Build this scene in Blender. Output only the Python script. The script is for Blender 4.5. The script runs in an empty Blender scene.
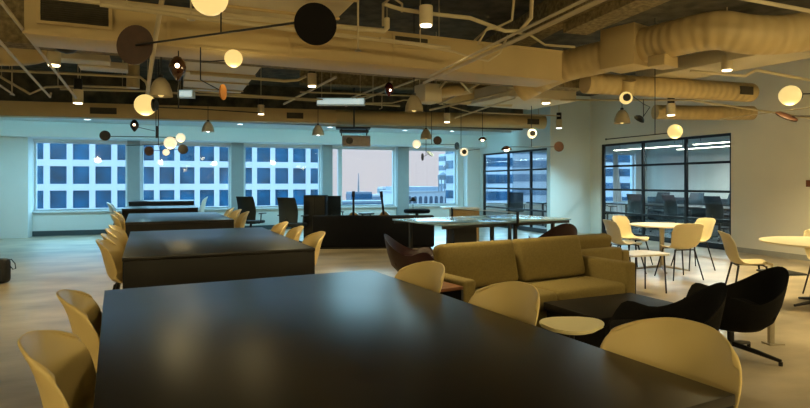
import bpy, bmesh, math, random
from mathutils import Vector, Matrix, Euler
random.seed(7)
S = bpy.context.scene
COL = S.collection
R = math.radians
# ------------------------------------------------------------------ camera model
FPX, HZ, EYE, YAW = 565.0, 182.0, 1.4, R(20.5)
CY, SY = math.cos(YAW), math.sin(YAW)
def cw(X, Y, z=0.0):                       # camera-aligned ground coordinates -> room coordinates
    return Vector((CY*X + SY*Y, -SY*X + CY*Y, z))
def at(px, py, t):                         # a sight line at distance t
    return cw((px-405)/FPX*t, t, EYE + (HZ-py)/FPX*t)
def on(px, py, z):                         # a sight line on the level z
    t = (EYE-z)*FPX/(py-HZ)
    return cw((px-405)/FPX*t, t, z)
def xat(px, v):                            # room x where a sight line meets the plane y = v
    a = (px-405)/FPX
    t = v/(CY-SY*a)
    return t*(CY*a+SY)
def zat(px, py, v):
    a = (px-405)/FPX
    return EYE + (HZ-py)/FPX*v/(CY-SY*a)
def yat(px, u):
    a = (px-405)/FPX
    return u/(CY*a+SY)*(CY-SY*a)

cam = bpy.data.cameras.new('camera'); camo = bpy.data.objects.new('camera', cam); COL.objects.link(camo)
camo.location = (0, 0, EYE); camo.rotation_euler = (R(90), 0, -YAW)
cam.sensor_width = 36; cam.lens = FPX/810*36; cam.shift_y = -(204-HZ)/810; cam.clip_start = 0.05; cam.clip_end = 900
S.camera = camo
vs = S.view_settings
vs.view_transform = 'Standard'; vs.look = 'None'; vs.gamma = 1; vs.use_curve_mapping = False; vs.exposure = 0.0

# ------------------------------------------------------------------ materials
def mat(name, col, rough=.5, metal=0, emit=None, es=0, var=0, vscale=6, bump=0, bscale=40, spec=.5, stretch=None, coat=0):
    m = bpy.data.materials.new(name); m.use_nodes = True
    nt = m.node_tree; b = nt.nodes['Principled BSDF']
    b.inputs['Base Color'].default_value = (*col, 1); b.inputs['Roughness'].default_value = rough
    b.inputs['Metallic'].default_value = metal; b.inputs['Specular IOR Level'].default_value = spec
    b.inputs['Coat Weight'].default_value = coat
    if emit:
        b.inputs['Emission Color'].default_value = (*emit, 1); b.inputs['Emission Strength'].default_value = es
    tc = nt.nodes.new('ShaderNodeTexCoord'); mp = nt.nodes.new('ShaderNodeMapping')
    nt.links.new(tc.outputs['Object'], mp.inputs['Vector'])
    if stretch: mp.inputs['Scale'].default_value = stretch
    if var:
        n = nt.nodes.new('ShaderNodeTexNoise'); n.inputs['Scale'].default_value = vscale; n.inputs['Detail'].default_value = 5
        r = nt.nodes.new('ShaderNodeValToRGB')
        r.color_ramp.elements[0].position = .3; r.color_ramp.elements[1].position = .7
        r.color_ramp.elements[0].color = (*[c*(1-var) for c in col], 1)
        r.color_ramp.elements[1].color = (*[min(1, c*(1+var)) for c in col], 1)
        nt.links.new(mp.outputs[0], n.inputs['Vector']); nt.links.new(n.outputs['Fac'], r.inputs[0]); nt.links.new(r.outputs[0], b.inputs['Base Color'])
    if bump:
        n2 = nt.nodes.new('ShaderNodeTexNoise'); n2.inputs['Scale'].default_value = bscale; n2.inputs['Detail'].default_value = 4
        bp = nt.nodes.new('ShaderNodeBump'); bp.inputs['Strength'].default_value = bump; bp.inputs['Distance'].default_value = .02
        nt.links.new(mp.outputs[0], n2.inputs['Vector']); nt.links.new(n2.outputs['Fac'], bp.inputs['Height']); nt.links.new(bp.outputs[0], b.inputs['Normal'])
    return m
def glass(name, tint=(1, 1, 1), refl=.08):
    m = bpy.data.materials.new(name); m.use_nodes = True; nt = m.node_tree; nt.nodes.clear()
    o = nt.nodes.new('ShaderNodeOutputMaterial'); mx = nt.nodes.new('ShaderNodeMixShader')
    t = nt.nodes.new('ShaderNodeBsdfTransparent'); t.inputs[0].default_value = (*tint, 1)
    g = nt.nodes.new('ShaderNodeBsdfGlossy'); g.inputs['Roughness'].default_value = .03
    mx.inputs[0].default_value = refl
    nt.links.new(t.outputs[0], mx.inputs[1]); nt.links.new(g.outputs[0], mx.inputs[2]); nt.links.new(mx.outputs[0], o.inputs[0])
    return m
def spiral(name, col):                      # painted duct metal with close ribs along local z
    m = mat(name, col, .5, 0, var=.08, vscale=3)
    nt = m.node_tree; b = nt.nodes['Principled BSDF']
    tc = nt.nodes.new('ShaderNodeUVMap'); w = nt.nodes.new('ShaderNodeTexWave'); w.wave_type = 'BANDS'; w.bands_direction = 'Y'
    w.inputs['Scale'].default_value = 2.6; w.inputs['Distortion'].default_value = 0
    bp = nt.nodes.new('ShaderNodeBump'); bp.inputs['Strength'].default_value = .55; bp.inputs['Distance'].default_value = .02
    nt.links.new(tc.outputs[0], w.inputs['Vector']); nt.links.new(w.outputs['Fac'], bp.inputs['Height']); nt.links.new(bp.outputs[0], b.inputs['Normal'])
    return m
M = dict(
    floor=mat('polished_concrete', (.35, .29, .205), .3, var=.40, vscale=1.1, bump=.12, bscale=7, stretch=(1, 1.8, 1)),
    wall=mat('wall_paint', (.74, .71, .62), .75, var=.02, vscale=2),
    gyp=mat('gypsum_paint', (.70, .76, .75), .8, var=.015, vscale=2),
    slab=mat('sprayed_slab', (.075, .066, .045), .95, var=.5, vscale=5, bump=.6, bscale=14),
    fire=mat('fireproofing', (.20, .155, .08), .98, var=.45, vscale=18, bump=.9, bscale=40),
    duct=mat('duct_paint', (.49, .37, .18), .55, var=.06, vscale=2),
    spiral=spiral('spiral_duct_paint', (.49, .37, .18)),
    pale=mat('pale_duct_paint', (.56, .50, .38), .6, var=.05, vscale=2),
    pipe=mat('pipe_paint', (.50, .42, .27), .5, var=.06, vscale=4),
    mblack=mat('matte_black_disc', (.006, .005, .005), .85, var=.1, vscale=10, spec=.15),
    black=mat('black_metal', (.008, .008, .009), .42, .2, var=.1, vscale=10),
    dark=mat('charcoal_plastic', (.02, .022, .026), .5, var=.1, vscale=10),
    table=mat('dark_laminate', (.004, .0032, .0028), .35, var=.14, vscale=60, stretch=(1, .04, 1), spec=.5),
    panel=mat('dark_laminate_panel', (.006, .0048, .004), .42, var=.14, vscale=60, spec=.25),
    shell=mat('beige_shell_plastic', (.72, .56, .25), .42, var=.02, vscale=5),
    cream=mat('cream_shell_plastic', (.74, .64, .40), .42, var=.02, vscale=5),
    white_shell=mat('white_shell_plastic', (.78, .76, .68), .42, var=.02, vscale=5),
    sofa=mat('olive_fabric', (.20, .148, .046), .95, var=.12, vscale=60, bump=.3, bscale=260),
    loungef=mat('black_fabric', (.0055, .005, .005), .95, var=.2, vscale=80, bump=.2, bscale=250, spec=.15),
    maroon=mat('maroon_leather', (.018, .004, .006), .5, var=.2, vscale=20, spec=.3),
    blackfab=mat('navy_black_fabric', (.007, .008, .013), .85, var=.15, vscale=50, spec=.2),
    cafe=mat('cream_tabletop', (.80, .72, .52), .35, var=.02, vscale=5),
    pebble=mat('pale_yellow_top', (.78, .70, .42), .35, var=.02, vscale=5),
    steel=mat('brushed_steel', (.42, .38, .30), .35, .7, var=.05, vscale=20),
    wood=mat('walnut', (.16, .055, .018), .45, var=.3, vscale=8, stretch=(1, 10, 1)),
    oak=mat('pale_oak', (.50, .33, .15), .5, var=.2, vscale=8, stretch=(1, 1, 8)),
    guitar=mat('spruce', (.50, .27, .07), .35, var=.15, vscale=10, stretch=(8, 1, 1)),
    ottoman=mat('dark_leather', (.008, .006, .0045), .55, var=.2, vscale=30, spec=.2),
    pingpong=mat('table_tennis_blue', (.27, .47, .66), .2, var=.03, vscale=10, coat=.4),
    whiteline=mat('white_line', (.8, .85, .88), .4, var=.02, vscale=10),
    net=glass('net_mesh', (.80, .83, .85), .02),
    mesh=mat('chair_mesh', (.016, .027, .035), .8, var=.15, vscale=120),
    frame=mat('window_frame_white', (.62, .70, .74), .5, var=.02, vscale=4),
    bframe=mat('black_window_frame', (.006, .0065, .008), .4, .2, var=.1, vscale=8),
    pane=glass('window_glass', (.95, .985, 1), .028),
    ppane=glass('partition_glass', (.86, .90, .93), .045),
    skirting=mat('dark_skirting', (.05, .075, .085), .6, var=.1, vscale=6),
    globe=mat('lit_globe', (.25, .19, .08), .4, emit=(1, .72, .25), es=.92),
    globe_far=mat('lit_globe_far', (.9, .85, .7), .3, emit=(1, .80, .50), es=1.0),
    bulb=mat('bulb', (1, .8, .5), .3, emit=(1, .72, .42), es=9),
    lens=mat('downlight_lens', (1, .9, .7), .3, emit=(1, .86, .55), es=7),
    lens_cool=mat('cool_downlight_lens', (1, 1, 1), .3, emit=(.85, .97, 1), es=5),
    canlight=mat('downlight_cream', (.62, .52, .34), .5, var=.03, vscale=5),
    strip=mat('light_strip', (1, 1, 1), .4, emit=(1, .93, .68), es=13.0),
    strip_cool=mat('light_panel_cool', (1, 1, 1), .4, emit=(.62, .93, 1), es=.5),
    terracotta=mat('terracotta_disc', (.045, .016, .007), .5, var=.2, vscale=12),
    orange=mat('orange_disc', (.42, .17, .03), .45, var=.15, vscale=12),
    amber=mat('amber_glass', (.05, .017, .007), .12, .3, coat=.6),
    redglass=mat('red_glass', (.10, .008, .012), .12, .2, coat=.6),
    bell=mat('taupe_shade', (.36, .30, .20), .7, var=.05, vscale=6),
    bell_white=mat('white_shade', (.55, .56, .52), .7, var=.03, vscale=6),
    grille=mat('grille_dark', (.035, .028, .015), .7, var=.2, vscale=20),
    silver=mat('projector_body', (.34, .30, .30), .4, .3, var=.1, vscale=10),
    facade=mat('white_concrete', (.40, .40, .44), .8, var=.03, vscale=.3),
    bluepane=mat('blue_office_glass', (.002, .048, .105), .3, var=.6, vscale=.35, spec=.2),
    bluedark=mat('blue_dark_core', (.02, .07, .13), .5, var=.2, vscale=.3),
    haze1=mat('blue_grey_tower', (.10, .12, .16), .8, var=.15, vscale=.08),
    haze2=mat('pale_tower', (.36, .33, .34), .8, var=.1, vscale=.08),
    haze3=mat('grey_blocks', (.15, .16, .18), .8, var=.15, vscale=.08),
    lowroof=mat('slate_roof', (.25, .28, .34), .8, var=.1, vscale=.2),
    archwin=mat('arched_window_dark', (.04, .055, .09), .5, var=.1, vscale=1),
    street=mat('far_ground', (.20, .23, .27), .9, var=.2, vscale=.02),
    bag=mat('black_nylon', (.010, .012, .016), .6, var=.2, vscale=30),
    screen=mat('dark_screen', (.01, .012, .016), .25, var=.05, vscale=5),
    curtain=mat('white_curtain', (.75, .80, .85), .9, var=.03, vscale=5),
)

# ------------------------------------------------------------------ mesh builder
def rotto(d):
    return Vector((0, 0, 1)).rotation_difference(Vector(d).normalized()).to_matrix().to_4x4()
class MB:
    def __init__(s): s.bm = bmesh.new(); s.uv = None
    def box(s, c, d, rz=0, bev=0, seg=2, rot=None):
        m = Matrix.Translation(Vector(c)) @ (rot if rot else Matrix.Rotation(rz, 4, 'Z')) @ Matrix.Diagonal((*d, 1))
        g = bmesh.ops.create_cube(s.bm, size=1, matrix=m)
        if bev:
            es = list({e for v in g['verts'] for e in v.link_edges})
            bmesh.ops.bevel(s.bm, geom=es, offset=bev, segments=seg, affect='EDGES', profile=.5)
        return s
    def bb(s, lo, hi, bev=0, seg=2):
        lo, hi = Vector(lo), Vector(hi)
        return s.box((lo+hi)/2, hi-lo, bev=bev, seg=seg)
    def cyl(s, p0, p1, r, r2=None, n=16, cap=True):
        p0, p1 = Vector(p0), Vector(p1); d = p1-p0
        bmesh.ops.create_cone(s.bm, cap_ends=cap, segments=n, radius1=r, radius2=r if r2 is None else r2, depth=d.length,
                              matrix=Matrix.Translation((p0+p1)/2) @ rotto(d))
        return s
    def sph(s, c, r, n=20, sc=(1, 1, 1), rot=None):
        m = Matrix.Translation(Vector(c)) @ (rot if rot else Matrix.Identity(4)) @ Matrix.Diagonal((*sc, 1))
        bmesh.ops.create_uvsphere(s.bm, u_segments=n, v_segments=max(8, n*2//3), radius=r, matrix=m)
        return s
    def rings(s, rings, close=True, cap=True):
        vr = [[s.bm.verts.new(p) for p in r] for r in rings]
        n = len(vr[0])
        for a, b in zip(vr, vr[1:]):
            for i in range(n if close else n-1):
                j = (i+1) % n
                try: s.bm.faces.new((a[i], a[j], b[j], b[i]))
                except ValueError: pass
        if cap and close:
            for r, rev in ((vr[0], True), (vr[-1], False)):
                try: s.bm.faces.new(r[::-1] if rev else r)
                except ValueError: pass
        return s
    def tube(s, pts, r, n=10, uv=False):
        pts = [Vector(p) for p in pts]; rr = []; L = []
        up = None; acc = 0
        for i, p in enumerate(pts):
            d = (pts[min(i+1, len(pts)-1)]-pts[max(i-1, 0)]).normalized()
            if up is None:
                up = d.orthogonal().normalized()
            else:
                up = (up-d*up.dot(d)).normalized()
            sd = d.cross(up)
            if i: acc += (p-pts[i-1]).length
            L.append(acc)
            ri = r[i] if isinstance(r, (list, tuple)) else r
            rr.append([p+(up*math.cos(2*math.pi*k/n)+sd*math.sin(2*math.pi*k/n))*ri for k in range(n)])
        if uv:
            lay = s.bm.loops.layers.uv.verify()
            vr = [[s.bm.verts.new(p) for p in q] for q in rr]
            for a in range(len(vr)-1):
                for i in range(n):
                    j = (i+1) % n
                    f = s.bm.faces.new((vr[a][i], vr[a][j], vr[a+1][j], vr[a+1][i]))
                    for lp, (u, v) in zip(f.loops, ((i/n, L[a]), ((i+1)/n, L[a]), ((i+1)/n, L[a+1]), (i/n, L[a+1]))):
                        lp[lay].uv = (u, v)
            s.bm.faces.new(vr[0][::-1]); s.bm.faces.new(vr[-1])
            return s
        return s.rings(rr)
    def lathe(s, prof, c=(0, 0, 0), n=24, rot=None, cap=True):
        m = Matrix.Translation(Vector(c)) @ (rot if rot else Matrix.Identity(4))
        return s.rings([[m @ Vector((r*math.cos(2*math.pi*k/n), r*math.sin(2*math.pi*k/n), z)) for k in range(n)] for r, z in prof], cap=cap)
    def prism(s, poly, z0, z1, bev=0):
        a = [s.bm.verts.new((x, y, z0)) for x, y in poly]; b = [s.bm.verts.new((x, y, z1)) for x, y in poly]
        n = len(poly); fs = [s.bm.faces.new(a[::-1]), s.bm.faces.new(b)]
        for i in range(n): fs.append(s.bm.faces.new((a[i], a[(i+1) % n], b[(i+1) % n], b[i])))
        return s
    def grid(s, f, nu, nv):
        vv = [[s.bm.verts.new(f(i/nu, j/nv)) for j in range(nv+1)] for i in range(nu+1)]
        for i in range(nu):
            for j in range(nv): s.bm.faces.new((vv[i][j], vv[i+1][j], vv[i+1][j+1], vv[i][j+1]))
        return s
    def thick(s, th):
        bmesh.ops.recalc_face_normals(s.bm, faces=s.bm.faces)
        bmesh.ops.solidify(s.bm, geom=list(s.bm.faces), thickness=th)
        return s
    def build(s, name, m, parent=None, smooth=True, kind=None, ang=.6, fix=True):
        if fix: bmesh.ops.recalc_face_normals(s.bm, faces=s.bm.faces)
        if smooth:
            for f in s.bm.faces: f.smooth = True
            for e in s.bm.edges:
                if len(e.link_faces) == 2 and e.calc_face_angle(0) > ang: e.smooth = False
        me = bpy.data.meshes.new(name); s.bm.to_mesh(me); s.bm.free()
        me.materials.append(M[m] if isinstance(m, str) else m)
        o = bpy.data.objects.new(name, me); COL.objects.link(o)
        if parent: o.parent = parent
        if kind: o['kind'] = kind
        return o
def subsurf(o, n=1):
    md = o.modifiers.new('sub', 'SUBSURF'); md.levels = n; md.render_levels = n
    return o
def tag(o, label, cat, group=None, kind=None):
    o['label'] = label; o['category'] = cat
    if group: o['group'] = group
    if kind: o['kind'] = kind
    return o
def thing(name, loc, rz, label, cat, group=None, kind=None):
    o = bpy.data.objects.new(name, None); o.empty_display_size = .1; COL.objects.link(o)
    o.location = loc; o.rotation_euler = (0, 0, rz)
    return tag(o, label, cat, group, kind)
def copy_tree(o, parent=None):
    c = o.copy(); COL.objects.link(c)
    if parent: c.parent = parent
    for ch in list(o.children): copy_tree(ch, c)
    return c
used = set()
def place(proto, loc, rz, label, group=None, scale=None):
    o = proto if proto.name not in used else copy_tree(proto)
    used.add(proto.name); used.add(o.name)
    o.location = loc; o.rotation_euler = (0, 0, rz); o['label'] = label
    if group: o['group'] = group
    if scale: o.scale = scale
    return o
def face(dx, dy): return math.atan2(-dx, dy)             # heading whose local +y looks along (dx, dy)
def lamp(kind, name, loc, energy, col, parent=None, **k):
    l = bpy.data.lights.new(name, kind); l.energy = energy; l.color = col
    for a, v in k.items(): setattr(l, a, v)
    o = bpy.data.objects.new(name, l); COL.objects.link(o); o.location = loc
    if parent: o.parent = parent
    return o

# ------------------------------------------------------------------ setting
VW = 17.0            # window wall
XL, XA, XB, XE = -6.8, 8.9, 10.2, 16.2
YB, YE, YD = -4.0, 12.75, 14.2      # wall behind the camera, end wall of the glazed corner room, edge of the dropped ceiling
ZS, ZG, ZP = 3.75, 2.9, 2.52        # slab, gypsum ceiling, window pocket
ST = 'structure'
MB().bb((XL-.3, YB-.3, -.2), (XE+.3, VW+.4, 0)).build('floor', 'floor', kind=ST)
MB().bb((XL-.3, YB-.3, ZS), (XE+.3, YD, ZS+.2)).build('ceiling', 'slab', kind=ST)
MB().bb((XL, YD, ZG), (XA+.1, VW-.75, ZG+.15)).build('ceiling_window', 'gyp', kind=ST)
MB().bb((XL, YD-.12, ZG), (XA+.1, YD-.001, ZS)).build('trim_14', 'slab', kind=ST)
MB().bb((XL, VW-.75, ZP), (XA+.1, VW-.65, ZG+.15)).bb((XL, VW-.65, ZP), (XA+.1, VW, ZP+.1)).build('trim_1', 'gyp', kind=ST)
MB().bb((XA+.121, YE+.151, ZG), (XE, VW, ZG+.15)).build('ceiling_meeting', 'gyp', kind=ST)
MB().bb((XL-.2, YB, 0), (XL, VW, ZS)).build('wall_left', 'wall', kind=ST)
MB().bb((XL, YB-.2, 0), (XE, YB, ZS)).build('wall_back', 'wall', kind=ST)
# window wall with its openings
ZSI, ZHE = .64, 2.47
wins = [(33, 127), (141, 230.5), (244, 321), (332, 395.5), (408, 457.5)]
ops = [(xat(a, VW), xat(b, VW)) for a, b in wins] + [(9.15, 12.3), (13.2, 15.7)]
m = MB(); x0 = XL
for a, b in ops:
    m.bb((x0, VW, 0), (a, VW+.3, ZS)); m.bb((a, VW, 0), (b, VW+.3, ZSI)); m.bb((a, VW, ZHE), (b, VW+.3, ZS)); x0 = b
m.bb((x0, VW, 0), (XE, VW+.3, ZS)); m.build('wall_window', 'gyp', kind=ST)
# pilaster at the far left and the one beside the corner room
MB().bb((XL, VW-.45, 0), (xat(28, VW-.45), VW, ZP)).build('trim_2', 'gyp', kind=ST)
MB().bb((xat(466, VW-.2), VW-.3, 0), (XA+.05, VW, ZP)).build('trim_3', 'gyp', kind=ST)
for i in range(4):                                           # grey piers between the windows
    a, b = ops[i][1], ops[i+1][0]
    MB().bb((a+.02, VW-.14, 0), (b-.02, VW, ZP)).build('trim_%d' % (i+4), mat('pier_paint%d' % i, (.30, .36, .38), .7, var=.03), kind=ST)
MB().bb((xat(29, VW-.05), VW-.05, 0), (XA, VW, .13)).build('baseboard_window', 'skirting', kind=ST)
for i, (a, b) in enumerate(ops):
    f = MB(); w = .05
    for lo, hi in (((a, ZSI), (a+w, ZHE)), ((b-w, ZSI), (b, ZHE)), ((a+w, ZSI), (b-w, ZSI+w)), ((a+w, ZHE-w), (b-w, ZHE))):
        f.bb((lo[0], VW+.12, lo[1]), (hi[0], VW+.2, hi[1]))
    if i == 3: f.bb((a+.22, VW+.1, ZSI+w), (a+.34, VW+.2, ZHE-w))
    root = f.build('window_%d' % (i+1), 'frame', kind=ST)
    MB().bb((a+w, VW+.155, ZSI+w), (b-w, VW+.163, ZHE-w)).build('pane', 'pane', root)
    MB().bb((a-.03, VW-.06, ZSI-.045), (b+.03, VW+.12, ZSI), bev=.006).build('window_sill', 'frame', root)
MB().bb((XB+.16, 4.4, 0), (XE, VW, .006)).build('floor_meeting', mat('dark_carpet', (.02, .022, .026), .95, var=.2, vscale=60), kind=ST)
# right wall, corner room, glazed partitions
yb0, yb1 = yat(731, XB), yat(601, XB)
ZB = 2.4
MB().bb((XB, YB, 0), (XB+.15, yb0, ZS)).bb((XB, yb0, ZB), (XB+.15, yb1, ZS)).bb((XB, yb1, 0), (XB+.15, YE, ZS)).build('wall_right', 'wall', kind=ST)
MB().bb((XA, YE, 0), (XB, YE+.15, ZS)).build('wall_end', 'gyp', kind=ST)
ya0, ya1 = YE+.15, yat(482.5, XA)
MB().bb((XA, ya0, ZB-.08), (XA+.12, VW, ZS)).bb((XA, ya1, 0), (XA+.12, VW, ZB-.08)).build('wall_corner', 'gyp', kind=ST)
MB().bb((XE, YB, 0), (XE+.2, VW, ZS)).build('wall_meeting', 'wall', kind=ST)
MB().bb((XB+.15, 4.2, 0), (XE, 4.35, ZS)).build('wall_meeting_end', 'wall', kind=ST)
def partition(n, x, y0, y1, zt, cols, rows):
    f = MB(); w, d = .055, .05
    f.bb((x+.03, y0, 0), (x+.03+d, y0+w, zt)).bb((x+.03, y1-w*1.6, 0), (x+.03+d, y1, zt)).bb((x+.03, y0+w, zt-w), (x+.03+d, y1-w*1.6, zt)).bb((x+.03, y0+w, 0), (x+.03+d, y1-w*1.6, .12))
    root = f.build('window_%d' % n, 'bframe', kind=ST)
    ys = [y0+w]+cols+[y1-w*1.6]; zs = [.12]+rows+[zt-w]
    b = MB()
    for c in cols: b.bb((x+.025, c-.03, .12), (x+.085, c+.03, zt-w))
    for r in rows:
        for q in range(len(ys)-1):
            b.bb((x+.028, ys[q]+(.03 if q else 0), r-.025), (x+.082, ys[q+1]-(.03 if q < len(ys)-2 else 0), r+.025))
    b.build('muntin', 'bframe', root)
    for q in range(len(ys)-1):
        for r in range(len(zs)-1):
            MB().bb((x+.052, ys[q], zs[r]), (x+.058, ys[q+1], zs[r+1])).build('pane', 'ppane', root)
partition(8, XB, yb0, yb1, ZB, [yat(684.4, XB), yat(641.5, XB)], [.6, 1.2, 1.81])
partition(9, XA, ya0, ya1, ZB-.08, [yat(529.5, XA), yat(507, XA)], [.6, 1.2, 1.75])
MB().bb((XB-.015, YB, 0), (XB, yb0, .10)).build('baseboard_right', mat('wall_skirting', (.35, .34, .30), .6, var=.05), kind=ST)

# ------------------------------------------------------------------ world and daylight
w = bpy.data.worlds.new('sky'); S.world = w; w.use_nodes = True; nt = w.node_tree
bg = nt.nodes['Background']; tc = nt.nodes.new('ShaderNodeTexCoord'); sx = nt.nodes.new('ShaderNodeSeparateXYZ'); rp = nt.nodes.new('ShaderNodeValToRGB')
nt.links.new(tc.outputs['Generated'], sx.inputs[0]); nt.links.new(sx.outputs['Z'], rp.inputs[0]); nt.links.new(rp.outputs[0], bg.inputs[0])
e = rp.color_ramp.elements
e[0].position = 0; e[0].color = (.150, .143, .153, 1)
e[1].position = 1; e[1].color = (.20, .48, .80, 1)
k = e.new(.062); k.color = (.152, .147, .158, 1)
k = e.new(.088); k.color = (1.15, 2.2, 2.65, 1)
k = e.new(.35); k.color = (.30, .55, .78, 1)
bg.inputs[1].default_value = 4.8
sun = lamp('SUN', 'daylight', (0, 30, 30), 4.5, (.36, .80, 1.0), angle=R(70))
sun.rotation_euler = Vector((.12, -1, -.75)).to_track_quat('-Z', 'Y').to_euler()
WARM = (1.0, .79, .38)
COOL = (.40, .82, 1.0)

# ------------------------------------------------------------------ buildings outside
FV = 95.0
fx1 = xat(338, FV)
bld = thing('office_building', (0, FV, 0), 0, 'white office block with a grid of blue windows behind the panes beside the long tables', 'building')
c0 = xat(58.2, FV); pit = 2.93
zr = [zat(58, y, FV) for y in (151, 175, 200)]; rp_ = (zr[0]-zr[2])/2
rows = [zr[1]+rp_*k for k in range(-3, 7)]
cols = [c0+pit*k for k in range(-14, 15) if c0+pit*k < fx1-1]
f = MB(); xl = cols[0]-pit/2
for c in cols: f.bb((c+1.07, 0, -30), (c+pit-1.07, .35, 27))
f.bb((xl-4, 0, -30), (cols[0]-1.07, .35, 27))
for r in rows: f.bb((xl, .02, r+1.3), (cols[-1]+pit-1.08, .33, r+rp_-1.3))
f.bb((xl, .02, -30), (cols[-1]+pit-1.08, .33, rows[0]-1.3)); f.build('facade', 'facade', bld, smooth=False)
MB().bb((xl-4, .55, -30), (cols[-1]+pit-1.08, 25, 26.5)).build('core', 'bluedark', bld)
for c in cols[9:]:
    for r in rows[2:5]:
        MB().bb((c-1.07, .36, r-1.3), (c+1.07, .42, r+1.3)).build('window', 'bluepane', bld)
def tower(name, label, px0, px1, ytop, V, depth, m, bands=0, bm_='archwin', vert=0, ybot=None):
    x0, x1 = xat(px0, V), xat(px1, V); zt = zat((px0+px1)/2, ytop, V)
    t = thing(name, ((x0+x1)/2, V+depth/2, -30), 0, label, 'building'); hw = (x1-x0)/2
    MB().bb((-hw, -depth/2, 0), (hw, depth/2, zt+30)).build('walls', m, t)
    if bands:
        for k in range(bands):
            z = zt+30-1.6-k*(3.4)
            MB().bb((-hw-.12, -depth/2-.12, z-1.0), (hw+.12, depth/2+.12, z+.8)).build('window_band', bm_, t)
    return t, hw, zt+30
tower('office_tower', 'pale tower with dark window bands rising beyond the low arcaded building', 444.5, 457, 154, 190, 5, 'facade', 14, 'haze1')
tower('apartment_tower', 'blue grey slab building on the skyline with a thin roof mast', 351.5, 372, 192, 210, 8, 'haze1', 4, 'bluepane')
t, hw, zz = tower('apartment_tower', 'pale narrow building standing right of the blue grey slab on the skyline', 383, 392, 187, 238, 8, 'haze2', 3, 'haze3')
t, hw, zz = tower('apartment_tower', 'small light building between the blue grey slab and the pale narrow one', 373, 382, 194.5, 224, 8, 'haze2', 3, 'haze1')
t, hw, zz = tower('city_block', 'long hazy low block in front of the skyline, seen through the fourth window', 343, 394, 201, 180, 10, 'haze3', 2, 'bluepane')
p0, p1 = at(358.5, 192, 214), at(358.5, 173, 214)
tag(MB().cyl((p0.x, p0.y, zat(361.75, 192, 210)), p1, .35, .12, n=8).build('radio_mast', 'haze3'), 'thin radio mast rising above the skyline in the fourth window', 'mast')
V = 130.0; x0, x1 = xat(404, V), xat(457, V); zt = zat(430, 192.5, V)
low = thing('arcaded_building', ((x0+x1)/2, V+9, -30), 0, 'low white building with a row of arched dark windows outside the last window', 'building'); hw = (x1-x0)/2
MB().bb((-hw, -9, 0), (hw, 9, zt+30)).build('walls', 'facade', low)
MB().bb((-hw-.3, -9.3, zt+30), (hw+.3, 9.3, zt+30.35)).build('cornice', 'haze2', low)
MB().bb((-hw+1, -6, zt+30.35), (hw-2.5, 8, zt+31.4)).build('roof', 'lowroof', low)
for k in range(9):
    xx = -hw+1.5+k*(2*hw-3)/8
    a = [(xx-.42, zt+27.2), (xx+.42, zt+27.2), (xx+.42, zt+28.7), (xx+.3, zt+29.0), (xx, zt+29.15), (xx-.3, zt+29.0), (xx-.42, zt+28.7)]
    g = MB(); q0 = [g.bm.verts.new((x, -9.12, z)) for x, z in a]; q1 = [g.bm.verts.new((x, -8.9, z)) for x, z in a]
    g.bm.faces.new(q0); g.bm.faces.new(q1[::-1])
    for i in range(7): g.bm.faces.new((q0[i], q0[(i+1) % 7], q1[(i+1) % 7], q1[i]))
    g.build('window', 'archwin', low)
pt = at(443, 188, 140)
wt = thing('water_tank', (pt.x, pt.y, zt+.3), 0, 'dark roof tank on thin legs above the low arcaded building', 'tank')
zq = zat(443, 180, 140)-zt-.3
MB().cyl((0, 0, zq), (0, 0, zq+1.1), 1.3, n=16).cyl((0, 0, zq+1.1), (0, 0, zq+1.9), 1.35, .1, n=16).build('tank', 'haze3', wt)
for a, b in ((-1, -1), (1, -1), (1, 1), (-1, 1)): MB().cyl((a*.8, b*.8, 0), (a*.8, b*.8, zq), .12, n=8).build('leg', 'haze3', wt)
# buildings facing the corner room windows
tower('office_tower', 'pale office tower outside the glass corner room, white with blue bands', 488, 512, 120, 100, 20, 'facade', 14, 'bluepane')
tower('office_tower', 'grey office tower outside the corner room, standing beside the pale one', 514, 560, 130, 120, 20, 'haze2', 14, 'haze1')
tower('office_tower', 'white banded tower outside the meeting room window', 600, 660, 110, 110, 20, 'facade', 14, 'bluepane')
MB().bb((-260, 30, -31), (400, 480, -30)).build('ground', 'street', kind=ST)

# ------------------------------------------------------------------ long tables and shell chairs
G_T = 'long communal tables in the middle row'
def long_table(fl, fr_w, L, z, phi, label):
    X, Y = fl; d = Vector((-math.sin(phi), math.cos(phi))); wv = Vector((math.cos(phi), math.sin(phi)))
    c = Vector(fl) + wv*fr_w/2 - d*L/2
    t = thing('communal_table', cw(c.x, c.y), phi-YAW, label, 'table', G_T)
    hw, hl = fr_w/2, L/2
    MB().bb((-hw, -hl, z-.035), (hw, hl, z), bev=.004).build('tabletop', 'table', t)
    for s in (-1, 1):
        MB().bb((-hw+.004, s*hl-(.04 if s > 0 else -.002), 0), (hw-.004, s*hl+(-.002 if s > 0 else .04), z-.0352), bev=.003).build('end_panel', 'panel', t)
    MB().bb((-.03, -hl+.045, z-.3), (.03, hl-.045, z-.036)).build('beam', 'panel', t)
    return t, c, d, wv, hw, hl
TB = [long_table((-1.834, 3.446), 1.775, 2.81, .74, R(27.2), 'long dark table filling the front of the room'),
      long_table((-3.66, 7.53), 1.73, 2.86, .74, R(24.6), 'second long dark table, just beyond the front one'),
      long_table((-5.77, 11.80), 1.72, 2.85, .74, R(25), 'third long dark table, counting from the front one'),
      long_table((-6.62, 13.45), 1.55, 1.35, .82, R(22), 'fourth dark table, low sliver behind the third long table'),
      long_table((-7.18, 14.95), 1.50, 1.15, .92, R(20), 'last dark table of the row, closest to the windows')]

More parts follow.
